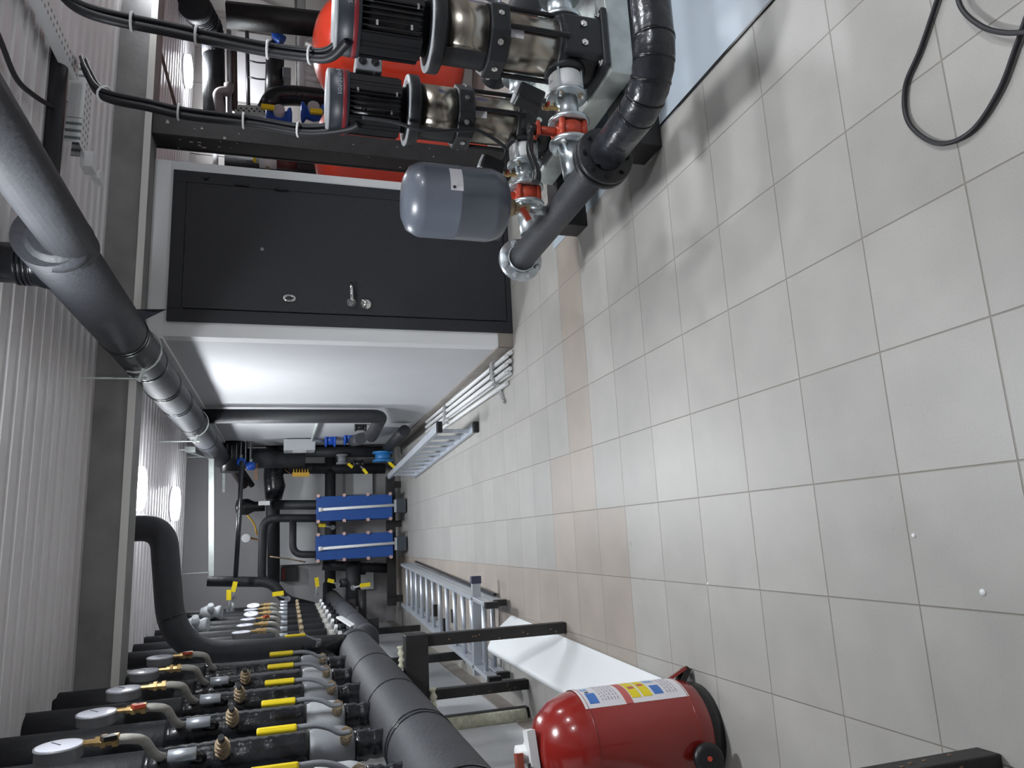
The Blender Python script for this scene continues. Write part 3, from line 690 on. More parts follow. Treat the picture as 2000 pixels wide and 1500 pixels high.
# thermowells, vents, gauges
def gauge(y, k, lab, r=.060, handle=None, x=-.52, z=1.995, tilt=0.):
    c = V((x, y, z)); n = V((1, -.05+tilt, 0)).normalized()
    t = thing('pressure_gauge', lab, 'gauge', c, 'pressure gauges')
    G().lathe(c-n*.036, n, [(r*.9, 0), (r, .004), (r, .030), (r+.003, .032), (r+.003, .038)], 32).build('gauge_case', mat('gauge_case', (.30, .30, .32), .4, .3), t)
    dl = G().lathe(c+n*.0024, n, [(r, 0), (r-.004, .001), (1e-6, .0012)], 32).build('dial', glassy, t)
    sx = V((0, 0, 1)).cross(n); G().bar(c+n*.0045-sx*.004-V((0, 0, .004)), c+n*.0045+sx*r*.5+V((0, 0, r*.45)), .003, .001, n).build('needle', ink, dl)
    g = G(); g.cyl(c+V((0, 0, -r)), c+V((0, 0, -r-.03)), .009, n=8); g.cyl(c+V((0, 0, -r-.03)), c+V((0, 0, -r-.095)), .014, n=8); g.cyl(c+V((0, 0, -r-.045)), c+V((0, 0, -r-.058)), .019, n=6); g.cyl(c+V((0, 0, -r-.075)), c+V((0, 0, -r-.09)), .019, n=6)
    ck = g.build('gauge_cock', brass, t)
    if handle: G().box(c+V((.012, -.022, -r-.068)), (.012, .035, .035), Matrix.Rotation(.5, 3, 'X')).build('cock_handle', handle, ck)
    b = c+V((0, 0, -r-.09)); e = V((LX+.045, y+.19, z-.245))
    G().tube(spl([b, b+V((-.003, .004, -.03)), b+V((-.02, .035, -.06)), V((e.x+.03, e.y-.06, e.z+.02)), V((e.x, e.y, e.z))], 8), .014, 10).build('syphon_tube', creamp, t)
    return t
GL = ['round white pressure gauge on near riser row, nearest the camera', 'round white pressure gauge with red cock, second from the camera', 'round cream faced pressure gauge, third from the camera', 'round white pressure gauge, fourth from the camera', 'round white pressure gauge with red cock, fifth from the camera']
for k in range(5):
    y = 2.69+.43*k; gauge(y-.22, k, GL[k], handle=(plblack, redcast, None, None, redcast)[k])
def well(y, k, lab):
    o = V((LX, y, 0)); t = thing('thermometer_well', lab, 'thermometer', o+D*.06+V((0, 0, 1.69)), 'silver thermometer heads')
    G().tube(spl([o+D*.04+V((0, 0, 1.63)), o+D*.085+V((0, 0, 1.65)), o+D*.10+V((0, 0, 1.675))]), .017, 10).build('pocket', tape, t)
    c = o+D*.115+V((0, 0, 1.69)); G().cyl(c+V((0, 0, -.040)), c+V((0, 0, .040)), .018, n=14).build('thermometer_head', alu, t)
def vent(y, k, lab):
    o = V((LX, y, 0)); t = thing('air_vent', lab, 'vent', o+D*.06+V((0, 0, 1.575)), 'brass air vents')
    g = G(); a = o+D*.05+V((0, 0, 1.575)); g.cyl(a, a+D*.05, .014, n=8); g.cyl(a+D*.03, a+D*.12, .020, n=10); g.cyl(a+D*.05, a+D*.062, .025, n=6); g.cyl(a+D*.085, a+D*.095, .025, n=6); g.cyl(a+D*.12, a+D*.14, .014, n=10); g.build('vent_body', rustbrass, t)
    G().cyl(a+D*.14, a+D*.165, .010, n=8).build('vent_cap', plblack, t)
NTH = ['nearest the camera', 'second from the camera', 'third from the camera', 'fourth from the camera', 'fifth from the camera']
for k in range(4):
    y = 2.69+.43*k; well(y, k, 'silver thermometer head on near riser row, '+NTH[k]); vent(y, k, 'small brass air vent on near riser row, '+NTH[k])
# big bend
t = thing('bend_pipe', 'big dark insulated pipe bending down behind the beam into near manifold', 'pipe', (-.2, 4.9, 2.0))
pth = fil([(.145, 4.9, CZ), (.145, 4.9, 2.115), (-.60, 4.9, 2.03), (-.63, 4.9, 1.04)], .30, 14)
n = len(pth); G().tube(pth, [.079]*(n-12)+[.079-.016*i/11 for i in range(12)], 28).build('pipe_insulation', foam, t)
g = G(); g.tube([(.145, 4.9, 2.30), (.145, 4.9, 2.32)], .082, 24); q = pth[n-14]; g.tube([q, q+(pth[n-13]-q)*.3], .081, 24); g.each('tape_band', tape, t)
G().tube([(-.632, 4.9, 1.30), (-.632, 4.9, 1.05)], .066, 20).build('taped_end', tape, t)
v = thing('ball_valve', 'small yellow handled ball valve on the big bend pipe', 'valve', (-.60, 4.8, 1.24), 'yellow handled ball valves')
G().cyl((-.61, 4.83, 1.20), (-.575, 4.77, 1.20), .014, n=10).build('valve_body', greypl, v)
lv = G().tube(spl([(-.575, 4.77, 1.19), (-.565, 4.765, 1.23), (-.54, 4.765, 1.28)]), .007, 8).build('lever', greypl, v); G().box((-.535, 4.765, 1.34), (.014, .026, .12)).build('grip', yellow, lv, .006)

# ---------------- far manifold group
t = thing('pipe_manifold', 'thinner dark insulated manifold along the left wall, far one', 'pipe', (-.65, 7, .86))
G().tube([(-.65, 5.35, .86), (-.65, 7, .86), (-.65, 9.6, .86)], .083, 28).build('manifold_insulation', foam, t)
G().lathe((-.65, 5.40, .86), (0, -1, 0), [(.086, 0), (.086, .06), (.07, .085), (1e-6, .09)], 28).build('end_cap', foam, t)
g = G(); g.tube([(-.65, 6.3, .86), (-.65, 6.315, .86)], .0855, 28); g.tube([(-.65, 7.6, .86), (-.65, 7.615, .86)], .0855, 28); g.each('seam_band', tape, t)
tagp = thing('plate_tag', 'white slanted plate standing on the far manifold end', 'tag', (-.58, 5.7, .95)); G().bar((-.60, 5.62, .925), (-.54, 5.75, 1.02), .05, .012, (1, 0, 0)).build('tag_plate', whitep, tagp)
ORD = ['first', 'second', 'third', 'fourth', 'fifth', 'sixth', 'seventh', 'eighth', 'ninth', 'tenth']
for k in range(8):
    y = 5.27+.43*k
    t = thing('far_riser', 'black insulated riser on the far manifold, %s of that row' % ORD[k], 'pipe', (-.66, y, .94), 'risers on the far manifold')
    G().tube([(-.66, y, 1.11), (-.66, y, 1.8), (-.66, y, CZ+.03)], .052, 18).build('riser_insulation', foam2, t)
    G().tube([(-.66, y, .92), (-.66, y, 1.04)], .034, 14).build('taped_nipple', tape, t)
    G().lathe((-.66, y, 1.03), (0, 0, 1), [(.030, 0), (.038, .02), (.042, .05), (.038, .08), (.030, .10)], 18).build('valve_body', creamp, t)
    G().cyl((-.63, y-.04, 1.05), (-.585, y-.11, 1.05), .014, n=10).build('valve_stem', whitep, t)
    g = G(); g.cyl((-.63, y-.04, 1.29), (-.57, y-.13, 1.29), .016, n=10); g.build('brass_vent', rustbrass, t)
    g = G(); c = V((-.575, y-.12, 1.42)); g.cyl(c-V((0, 0, .035)), c+V((0, 0, .035)), .017, n=12); g.build('thermometer_head', alu, t)
    if k < 6: gauge(y-.22, k, 'round white pressure gauge on the far riser row, %s of that row' % ORD[k], .055, (None, None, redcast, None, None, None)[k], -.52, 1.66 if k < 4 else 1.68, -.25 if k in (3, 5) else 0)
for k in range(8):
    y = 5.06+.43*k
    tag(G().tube(fil([(-1.079, y, 1.16), (-.92, y, 1.16), (-.92, y, CZ+.03)], .1), .06, 16).build('back_riser', foam2), 'black pipe at wall behind the far riser row, %s of that row' % ORD[k], 'pipe', 'far wall row of risers')
for i, (px, py, y, z, lab) in enumerate(((382, 1222, 6.3, 2.07, 'grey valve body high on the far risers, lower one'), (412, 1196, 7.3, 2.06, 'grey valve body high on the far risers, upper one'))):
    p = ony(px, py, y); t = thing('strainer', lab, 'valve', p, 'grey strainers')
    G().lathe(p-V((0, 0, .09)), (0, .25, 1), [(.05, 0), (.055, .03), (.04, .06), (.06, .09), (.06, .13), (.04, .18)], 18).build('strainer_body', lightgrey, t)
    G().cyl(p, p+V((.07, -.05, 0)), .035, .025).build('strainer_cap', lightgrey, t)

# ---------------- fire extinguisher
FX, FY = -.640, 2.22
t = thing('fire_extinguisher', 'red wheeled fire extinguisher with white label under the near manifold', 'fire extinguisher', (FX, FY, .1101))
FR = .158
G().lathe((FX, FY, .075), (0, 0, 1), [(.07, .045), (.125, .055), (.15, .085), (FR, .125), (FR, .46), (.152, .495), (.132, .545), (.095, .585), (.05, .603), (1e-6, .606)], 56).build('cylinder', redext, t)
g = G(); 
for z in (.205, .535): g.tube([(FX+(FR+.0005)*math.cos(a), FY+(FR+.0005)*math.sin(a), z) for a in [2*PI*i/48 for i in range(48)]], .0012, 5, True)
g.each('weld_seam', redext, t)
def epatch(a0, a1, z0, z1, off=.0008): return patch((FX, FY), FR+off, a0, a1, z0, z1, 14)
A0, A1 = -38, 32
lb = epatch(A0, A1, .20, .545).build('label', label, t)
def ep(u0, u1, v0, v1, m, nm):       # u across the label from its left edge, v down from its top
    w = A1-A0; h = .345
    epatch(A0+w*u0, A0+w*u1, .545-h*v1, .545-h*v0, .0014).build(nm, m, lb)
ep(.0, 1, .385, .455, inkred, 'label_band')
ep(.10, 1, .465, .555, labyel, 'yellow_pictogram'); ep(.10, 1, .575, .665, labyel, 'yellow_pictogram')
for u, v in ((.32, .515), (.62, .52), (.38, .62), (.75, .62)): ep(u, u+.09, v-.03, v+.03, inkred, 'red_pictogram')
ep(.12, .36, .69, .78, inkblue, 'blue_pictogram'); ep(.48, .72, .69, .78, inkpale, 'blue_pictogram'); ep(.80, .98, .69, .78, inkblue, 'blue_pictogram')
ep(.08, .34, .06, .15, inkblue, 'hose_pictogram'); ep(.44, .56, .05, .12, inkpale, 'hose_pictogram'); ep(.36, .40, .07, .11, ink, 'hose_pictogram')
ep(.75, 1, .90, .95, inkred, 'label_foot')
g = G(); random.seed(4)
for v in (.19, .22, .25, .28, .31, .34, .82, .85, .88, .91):
    u = .12
    while u < .9:
        du = random.uniform(.03, .10); w = A1-A0; pt = patch((FX, FY), FR+.0014, A0+w*u, A0+w*min(u+du, .95), .545-.345*v-.0022, .545-.345*v+.0022, 2); g.add(pt.v, pt.f, True); u += du+.03
g.build('label_print', inkgrey, lb)['kind'] = 'stuff'
g = G(); g.lathe((FX, FY, .675), (0, 0, 1), [(.034, 0), (.034, .03), (.026, .034), (.026, .06), (1e-6, .062)], 20); g.bar((FX+.07, FY-.02, .70), (FX-.10, FY-.05, .69), .045, .025); g.build('valve_neck', whitep, t)
g = G(); g.bar((FX+.01, FY-.02, .735), (FX-.12, FY-.05, .735), .03, .02); g.bar((FX+.02, FY-.02, .70), (FX-.16, FY-.06, .655), .022, .016); g.build('trigger_lever', mat('worn_red', (.30, .06, .035), .5), t)
g = G(); g.tube(spl([(FX-.02, FY-.04, .70), (FX-.08, FY-.10, .71), (FX-.13, FY-.13, .60), (FX-.14, FY-.12, .4)]), .012, 8); g.build('hose', plblack, t)
g = G(); g.bar((FX+.135, FY+.03, .235), (FX+.175, FY+.045, .135), .05, .010); g.build('foot', redext, t)
g = G(); g.bar((FX+.13, FY+.03, .165), (FX+.175, FY+.045, .125), .05, .02); g.build('rubber_foot', plblack, t)
g = G(); g.lathe((FX, FY, .03), (0, 0, 1), [(.12, .083), (.138, .083), (.145, .11), (.14, .14)], 36); g.build('base_ring', plblack, t)
for q in (ony(1384, 1482, 2.035), V((FX+.06, FY+.12, .155))):
    e = V((.25, -.95, .25)).normalized(); w = G().lathe(q+e*.014, -e, [(.028, 0), (.040, .003), (.044, .010), (.044, .02), (.040, .027), (.028, .03)], 28).build('wheel', plblack, t)
    G().cyl(q+e*.010, q+e*.018, .007, n=10).build('wheel_hub', redcast, w)
    G().cyl(q, V((FX, FY, q.z+.02)), .010, n=8).build('axle', plblack, t)
EK = 1.086; t.scale = (EK, EK, EK); t.location = (EK*FX, EK*FY, 0)

# ---------------- white sheet on the floor
rows = []
NY = 40
for i in range(NY+1):
    f = i/NY; y = 2.64+f*2.03; x0 = -.571+f*.062; k = math.exp(-((y-3.75)/.28)**2)
    hz = .205-.03*f; fo = -.715+.015*f
    prof = [(x0, .004), (x0-.025, .030-.018*k), (x0-.06, .075-.028*k+.006*math.sin(7*f)), (x0-.10, .128-.02*k), (fo+.02, hz-.012), (fo, hz), (fo-.02, hz-.01), (fo-.05, hz*.72), (fo-.085, hz*.3), (fo-.10, .004)]
    sk = (1-f)*0.0
    rows.append([V((x, y+(.0 if f < .95 else -(x-x0)*.0), z)) for x, z in prof])
sheet = G().grid(rows).build('plastic_sheet', whitesheet, None, 0, .003)
tag(sheet, 'white folded plastic sheet lying along the wall behind the fire extinguisher', 'sheet')
sub = sheet.modifiers.new('ss', 'SUBSURF'); sub.levels = 1; sub.render_levels = 2

# ---------------- ladders
def ladder_flat():
    a0, a1 = V((-.435, 4.75, .06)), V((-.275, 8.42, .06)); b0, b1 = V((-.88, 4.75, .06)), V((-.70, 8.42, .06))
    t = thing('ladder', 'long aluminium ladder lying flat on floor by the left wall', 'ladder', (-.6, 6.5, 0))
    for l in (0, 1):
        dz = V((0, 0, .09*l)); dy = V((0, -.12*l, 0))
        for p, q in ((a0, a1), (b0, b1)): G().bar(p+dz+dy, q+dz+dy, .026, .07).build('rail', alu, t, .003)
        for i in range(12):
            f = (i+.6)/12.4; G().cyl(a0.lerp(a1, f)+dz+dy, b0.lerp(b1, f)+dz+dy, .017, n=10).build('rung', alu, t)
        for p in (a0, b0): G().box(p+dz+dy+V((0, -.02, 0)), (.04, .05, .085)).build('foot_cap', plblack, t, .004)
    G().bar((-.31, 4.98, .155), (-.92, 5.02, .155), .035, .06).build('stabiliser_bar', alu, t, .004)
    G().box((-.295, 4.98, .155), (.05, .045, .07)).build('end_cap', mat('blue_cap', (.05, .055, .10), .5), t, .004)
    G().bar((-.400, 4.95, .03), (-.245, 8.2, .03), .016, .02).build('side_strip', plblack, t)  # thin black strip along the right rail
    g = G()
    for x, y in ((-.60, 5.75), (-.70, 6.1), (-.62, 6.5)): g.box((x, y, .15), (.10, .04, .03))
    g.each('hook', plblack, t)
ladder_flat()
t = thing('ladder', 'aluminium ladder standing on edge on floor beside the white tubes', 'ladder', (.76, 6.8, 0))
n0, n1 = V((.818, 5.36, 0)), V((.706, 8.25, 0))
for z in (.022, .305): G().bar(n0+V((0, 0, z)), n1+V((0, 0, z)), .06, .030).build('rail', alu, t, .003)
for i in range(10):
    f = (i+.5)/10; p = n0.lerp(n1, f); G().bar(p+V((0, 0, .02)), p+V((0, 0, .305)), .030, .024, (0, 1, 0)).build('rung', alu, t)
for z in (.022, .305): G().box(n0+V((0, -.02, z)), (.085, .05, .04)).build('foot_cap', plblack, t, .004)

# ---------------- white tubes
random.seed(9)
spots = [(1.16, 4.36, .016, 0), (1.135, 4.37, .044, 0), (1.108, 4.38, .018, 0), (1.083, 4.375, .046, 0), (1.058, 4.385, .018, 0), (1.033, 4.39, .044, 0), (1.028, 4.40, .016, 0)]
tl = ['nearest the skirting', 'second from the skirting', 'third from the skirting', 'fourth from the skirting', 'fifth from the skirting', 'sixth from the skirting', 'outermost of the wrapped bundle']
tube0 = None
for (x, y, z, _), l in zip(spots+[(.978, 4.48, .016, 0)], tl+['lying loose beside the bundle']):
    if tube0 is None:
        t = tube0 = thing('plastic_tube', 'long white plastic tube on floor, '+l, 'tube', (x, y, z), 'white plastic tubes')
        g = G(); L = 2.9; g.lathe((x, y, z), (.012, 1, 0), [(.0115, 0), (.0155, 0), (.0155, L), (.0115, L)], 14); g.build('tube_wall', whitep, t)
        G().cyl((x, y+.004, z), (x, y+.03, z), .0118, n=12).build('tube_bore', mat('copper_bore', (.28, .13, .10), .5), t)
    else: dup(tube0, (x, y, z), 'long white plastic tube on floor, '+l, 'white plastic tubes')
def wrap(y, lab, tail):
    g = G(); rows = []
    random.seed(int(y*10))
    for i in range(9):
        f = i/8; x = 1.185-f*.20; z = .006 if i in (0, 8) else .068+random.uniform(-.006, .008)
        rows.append([V((x, y+random.uniform(-.02, .0), z)), V((x, y+.03, z+random.uniform(0, .008))), V((x, y+.06+random.uniform(0, .02), z))])
    if tail: rows += [[V((.955, y+.0, .02)), V((.95, y+.02, .03)), V((.945, y+.04, .012))], [V((.91, y-.02, .012)), V((.905, y, .02)), V((.90, y+.02, .006))], [V((.87, y-.06, .006)), V((.862, y-.04, .014)), V((.86, y-.02, .006))]]
    tag(g.grid(rows).build('plastic_wrap', clearw, None, 0, .001), lab, 'wrap')
wrap(4.62, 'crumpled clear plastic wrap tied round near end of tube bundle', True); wrap(6.25, 'clear plastic wrap round the middle of the tube bundle', False)

for (px, py, sz, lab) in ((1383, 1140, .006, 'tiny white fleck on a tile joint right of the plastic sheet'), (1785, 1046, .006, 'tiny white fleck on the floor tiles, middle one of three'), (1920, 1157, .008, 'white paint fleck on the floor tiles nearest the camera')):
    p = onz(px, py, .0); tag(G().lathe(p, (0, 0, 1), [(sz, 0), (sz*.9, .002), (1e-6, .003)], 8).build('paint_fleck', whitep), lab, 'fleck')
# ---------------- hose loop near the camera
loose('thick black cable loop lying on floor at the top right corner', [onz(1850, -60, .008), onz(1800, 90, .008), onz(1768, 170, .008), onz(1775, 240, .008), onz(1830, 280, .008), onz(1895, 258, .008), onz(1950, 180, .008), onz(1985, 90, .008), onz(2010, 20, .008), onz(2040, -40, .008)], .0055, 'cable_loop')
loose('second curve of black cable resting on the floor cable loop', [onz(1866, -60, .02), onz(1875, 10, .02), onz(1915, 50, .02), onz(1965, 64, .02), onz(2030, 60, .02)], .0055, 'cable_loop')

# ================================================================== FAR END OF THE CORRIDOR
def pipe(name, lab, pts, r, m=foam2, fr=.12, n=18, cat='pipe', group=None):
    return tag(G().tube(fil(pts, fr) if len(pts) > 2 else pts, r, n).build(name, m), lab, cat, group)
# black frame rail
t = thing('frame_rail', 'black steel floor rail carrying the two blue heat exchangers', 'rail', (0, 9.45, 0))
G().bb((-.80, 9.40, .08), (.80, 9.50, .19)).build('rail_beam', bsteel, t, .004)
for x in (-.72, -.05, .2, .7): G().bb((x-.04, 9.41, 0), (x+.04, 9.49, .08)).build('rail_foot', bsteel, t)
def hx(lab, xc):
    y0 = 9.0; t = thing('heat_exchanger', lab, 'heat exchanger', (xc, y0, 0), 'blue plate heat exchangers')
    G().bb((xc-.145, y0, .17), (xc+.145, y0+.05, 1.07)).build('front_plate', blue, t, .004)
    G().bb((xc-.11, y0+.05, .22), (xc+.11, y0+.26, 1.02)).build('plate_pack', greypl, t)
    G().bb((xc-.145, y0+.26, .17), (xc+.145, y0+.31, 1.07)).build('rear_plate', blue, t, .004)
    for z in (.20, .47, .75, 1.05):
        for s in (-1, 1):
            g = G(); q = V((xc+s*.150, y0, z)); g.cyl(q+V((0, -.02, 0)), q+V((0, .33, 0)), .011, n=10); g.cyl(q+V((0, -.045, 0)), q+V((0, -.0, 0)), .022, n=6); g.build('tie_bolt', mat('pinkish_zinc', (.62, .42, .40), .4, .5), t)
    g = G(); g.cyl((xc-.012, y0-.035, 1.03), (xc+.012, y0-.035, .12), .018, n=14); g.cyl((xc-.012, y0-.035, 1.045), (xc-.011, y0-.035, 1.0), .026, n=14); g.build('carrying_bar', whitep, t)
    g = G(); g.bb((xc-.085, y0-.09, .02), (xc+.085, y0+.03, .135)); g.build('foot_block', mat('slate_block', (.045, .055, .07), .5), t, .004)
    G().bb((xc-.075, y0-.085, .135), (xc+.075, y0+.02, .15)).build('foot_plate', lightgrey, t)
    return t
h0 = hx('blue plate heat exchanger with white bar, right one nearer the white room', .405)
dup(h0, (-.048, 9.0, 0), 'blue plate heat exchanger with white bar, left one nearer the left wall')
W9 = 9.8
pipe('header_pipe', 'thick black horizontal pipe on back wall, upper one behind heat exchangers', [ony(533, 870, W9), ony(533, 1135, W9)], .085)
pipe('header_pipe', 'thick black horizontal pipe on back wall, lower one behind heat exchangers', [ony(645, 835, W9), ony(645, 1150, W9)], .07)
pipe('drop_pipe', 'black vertical pipe right of the heat exchangers', [ony(540, 915, W9), ony(752, 915, W9)], .07)
pipe('feed_pipe', 'black pipe dropping straight onto the right heat exchanger', [ony(535, 986, 9.55), ony(640, 986, 9.15)], .058)
pipe('feed_pipe', 'black pipe bending left above the heat exchangers', [ony(625, 1012, 9.15), ony(514, 1012, 9.3), ony(511, 1136, 9.3), ony(545, 1142, 9.3)], .048, fr=.16)
pipe('branch_pipe', 'black branch pipe linking the two heat exchangers', [ony(572, 1014, 9.22), ony(572, 1083, 9.2), ony(632, 1083, 9.15)], .042, fr=.12)
pipe('return_pipe', 'black pipe behind the left heat exchanger going down', [ony(630, 1104, 9.5), ony(760, 1110, 9.5)], .06)
pipe('return_pipe', 'black pipe under the left riser group near back wall', [ony(640, 1140, 9.6), ony(640, 1190, 9.4)], .06)
pipe('side_pipe', 'black vertical pipe standing at the white room end', [ony(545, 882, 9.3), ony(765, 882, 9.3)], .072)
pipe('side_pipe', 'black pipe high up joining the overhead pipe end', [ony(420, 892, 9.0), ony(545, 892, 9.3)], .10, foam)
pipe('swan_pipe', 'black insulated pipe curving down to the far manifold end', [ony(405, 1135, 8.6), ony(532, 1137, 8.6), ony(556, 1172, 8.6), ony(610, 1185, 8.9)], .055, foam2, .18)
pipe('bent_pipe', 'black pipe on white room side wall with bend at bottom', [(1.115, 6.6, 2.10), (1.115, 6.6, .585), (1.05, 7.45, .585)], .062, foam2, .10)
pipe('bent_pipe', 'dark pipe along the foot of white room wall end', [(1.10, 7.4, .25), (1.12, 9.1, .22)], .06)
# zinc strut and tubes across
t = thing('strut_channel', 'zinc strut channel hanging across the corridor high up', 'strut', ony(413, 1020, 8.0))
G().bar(ony(413, 895, 8.0), ony(413, 1125, 8.0), .045, .05).build('channel', galv, t)
p = ony(400, 890, 8.0); G().bar(p, p+V((0, -.5, .1)), .04, .04).build('angle_bracket', galv, t)
for y in (892, 1118):
    p = ony(413, y, 8.0); G().cyl(p, (p.x, p.y, 3.0), .006, n=6).build('hanger_rod', galv, t)
pipe('cross_tube', 'dark glossy tube running across the corridor below the strut', [ony(472, 900, 8.2), ony(468, 1000, 8.2), ony(460, 1128, 8.2)], .024, tape, .1, 12)
t = thing('strut_rod', 'pale zinc rod with clamp holding the overhead pipe at far end', 'strut', ony(330, 878, 7.4)); p = ony(372, 878, 7.4)
G().cyl(p, (p.x, p.y, CZ), .008, n=8).build('rod', galv, t); G().box(p, (.05, .05, .09)).build('rod_clamp', galv, t)
tag(G().bar(ony(500, 905, 8.9), ony(500, 937, 8.9), .05, .04).build('wooden_batten', wood), 'short brown wooden batten wedged high among the far pipes', 'batten')
tag(G().bar(ony(437, 905, 9.0), ony(437, 960, 9.3), .03, .03).build('cross_rail', galv), 'pale metal cross rail near the back wall pipes', 'rail')
# finned dark motor high up
t = thing('duct_fan', 'dark finned motor among pipes at the overhead pipe end', 'motor', ony(455, 885, 8.9))
c = ony(455, 885, 8.9); g = G(); g.cyl(c+V((-.22, 0, 0)), c+V((.22, 0, 0)), .13, n=24)
g.build('motor_body', plblack, t)
g = G()
for i in range(9): g.cyl(c+V((0, 0, 0))+V((-.0, 0, -.20+.05*i)), c+V((0, 0, -.19+.05*i)), .15, n=20)
g.build('fins', greypl, t)
# valves at the white room end
def wafer(lab, c, ax, r, m, handle=None, hdir=V((0, 0, 1))):
    t = thing('pipe_valve', lab, 'valve', c, 'valves at the white room end'); ax = V(ax).normalized()
    g = G(); g.cyl(c-ax*.06, c+ax*.06, r*.75, n=20); flange(g, c-ax*.05, ax, r, .022); flange(g, c+ax*.05, ax, r, .022); g.build('valve_body', m, t)
    if handle: 
        l = G().bar(c, c+hdir*.22, .02, .012, (0, 1, 0)).build('lever', greypl, t); G().bar(c+hdir*.14, c+hdir*.26, .034, .022, (0, 1, 0)).build('grip', handle, l)
    return t
wafer('blue flanged valve on the white room end pipe, upper one', ony(645, 858, 8.6), (0, 0, 1), .09, bluecast)
wafer('blue flanged valve with pump body, lower one on white room end', ony(682, 853, 8.5), (0, 0, 1), .10, bluecast)
wafer('blue ringed black valve near floor at the white room end', ony(748, 892, 9.0), (1, 0, 0), .13, mat('sky_blue_cast', (.03, .20, .50), .4), yellow, V((-.55, -.2, -.5)))
wafer('small black valve with yellow grip beside the tall side pipe', ony(700, 905, 9.0), (0, 0, 1), .05, plblack, yellow, V((-.5, 0, -.4)))
wafer('small black valve with yellow grip above the pipe bend', ony(704, 835, 7.6), (0, 0, 1), .04, plblack, yellow, V((.3, 0, .1)))
wafer('dark cast valve on the horizontal back wall pipe', ony(668, 897, 9.2), (1, 0, 0), .07, greypl, yellow, V((-.4, 0, -.5)))
pipe('elbow_pipe', 'grey pipe elbow between blue valves and the wall pipe bend', [ony(705, 857, 7.7), ony(690, 862, 8.5)], .062, foam)
pipe('thin_tube', 'thin galvanised tube on the white room side wall', [(1.17, 6.9, 1.12), (1.17, 8.6, 1.14), (1.17, 8.7, .95)], .016, galv, .05, 10)
t = thing('junction_box', 'grey junction boxes at the white room wall end', 'box', (1.1, 8.8, 1.2)); G().bb((1.06, 8.6, 1.10), (1.19, 8.9, 1.45)).build('box_body', lightgrey, t, .006); G().bb((1.055, 8.65, 1.2), (1.062, 8.85, 1.35)).build('box_lid', whitep, t)
for i, (px, py, lab) in enumerate(((471, 902, 'small blue valve hanging at the far end of the overhead pipe, upper one'), (490, 910, 'small blue valve hanging at the far end of the overhead pipe, lower one'))):
    c = ony(px, py, 8.8); t = thing('small_valve', lab, 'valve', c); G().lathe(c-V((0, 0, .05)), (0, 0, 1), [(.02, 0), (.045, .01), (.05, .05), (.045, .09), (.02, .10)], 16).build('valve_body', bluecast, t); G().cyl(c, c+V((.08, 0, .0)), .018, n=10).build('valve_port', galv, t)
pipe('wrapped_joint', 'bulky black wrapped joint on the upper back wall header', [ony(535, 890, 9.6), ony(537, 930, 9.6), ony(534, 975, 9.6)], [.12, .13, .10], tape, n=14) if False else tag(G().tube([ony(535, 885, 9.62), ony(538, 905, 9.62), ony(534, 930, 9.62), ony(537, 950, 9.62), ony(534, 975, 9.62)], [.11, .135, .12, .13, .10], 16).build('wrapped_joint', tape), 'bulky black wrapped joint on the upper back wall header', 'pipe')
tag(G().tube([ony(440, 895, 9.0), ony(478, 950, 9.3)], .045, 12).build('slanting_pipe', mat('brown_black_pipe', (.035, .028, .028), .6)), 'dark brown pipe slanting down below the overhead pipe end, outer one', 'pipe')
tag(G().tube([ony(462, 905, 9.1), ony(492, 948, 9.4)], .035, 12).build('slanting_pipe', foam2), 'black pipe slanting down below the overhead pipe end, inner one', 'pipe')
# yellow comb
t = thing('hanging_comb', 'yellow comb shaped plastic strip hanging at the back pipes', 'strip', ony(585, 925, 9.2))
a, b = ony(571, 927, 9.2), ony(604, 927, 9.2)
G().bar(a, b, .05, .03, (0, 1, 0)).build('comb_back', yelo, t)
for i in range(6): q = a.lerp(b, (i+.5)/6); G().cyl(q, q+V((.07, 0, 0)), .013, .003, 8).build('tooth', yelo, t)
g = G(); g.tube(spl([a, a+V((.06, .02, .08)), ony(560, 908, 9.3)]), .004, 6); g.tube(spl([b, b+V((.06, .02, .08)), ony(596, 908, 9.3)]), .004, 6); g.build('string', mat('brown_string', (.2, .08, .05), .8), t)
# boards and frames on the back wall
def board(lab, x0, x1, z0, z1, m, y=10.33, nm='pale_board'): 
    return tag(G().bb((x0, y-.02, z0), (x1, y+.02, z1)).build(nm, m, None, .003), lab, 'board')
def wbox(nm, lab, p0, p1, y, d, m, cat='box'):
    a = ony(*p0, y); b = ony(*p1, y)
    return tag(G().bb((min(a.x, b.x), y, min(a.z, b.z)), (max(a.x, b.x), y+d, max(a.z, b.z))).build(nm, m, None, .004), lab, cat)
wbox('pale_board', 'white board on the back wall right of heat exchangers', (672, 922), (728, 965), 10.25, .1, wallwhite, 'board')
wbox('pale_board', 'large pale board on the back wall above right heat exchanger', (548, 925), (636, 978), 10.25, .1, wallwhite, 'board')
wbox('pale_board', 'pale board on the back wall above left heat exchanger', (545, 1020), (620, 1100), 10.25, .1, wallwhite, 'board')
wbox('pale_board', 'white board low on back wall left of heat exchangers', (668, 1100), (730, 1150), 10.25, .1, wallwhite, 'board')
def panel(lab, p0, p1, y):
    a = ony(*p0, y); b = ony(*p1, y); c = (a+b)/2; t = thing('control_box', lab, 'box', c, 'dark control boxes')
    x0, x1, z0, z1 = min(a.x, b.x), max(a.x, b.x), min(a.z, b.z), max(a.z, b.z)
    G().bb((x0, y, z0), (x1, y+.115, z1)).build('box_body', plblack, t, .005); G().bb((x0+.02, y-.006, z1-.06), (x1-.02, y, z1-.02)).build('box_stripe', darkred, t)
panel('dark control box with red stripe on back wall, upper left one', (548, 1108), (581, 1134), 10.24)
panel('dark control box with red stripe on back wall, lower left one', (684, 1100), (714, 1122), 10.24)
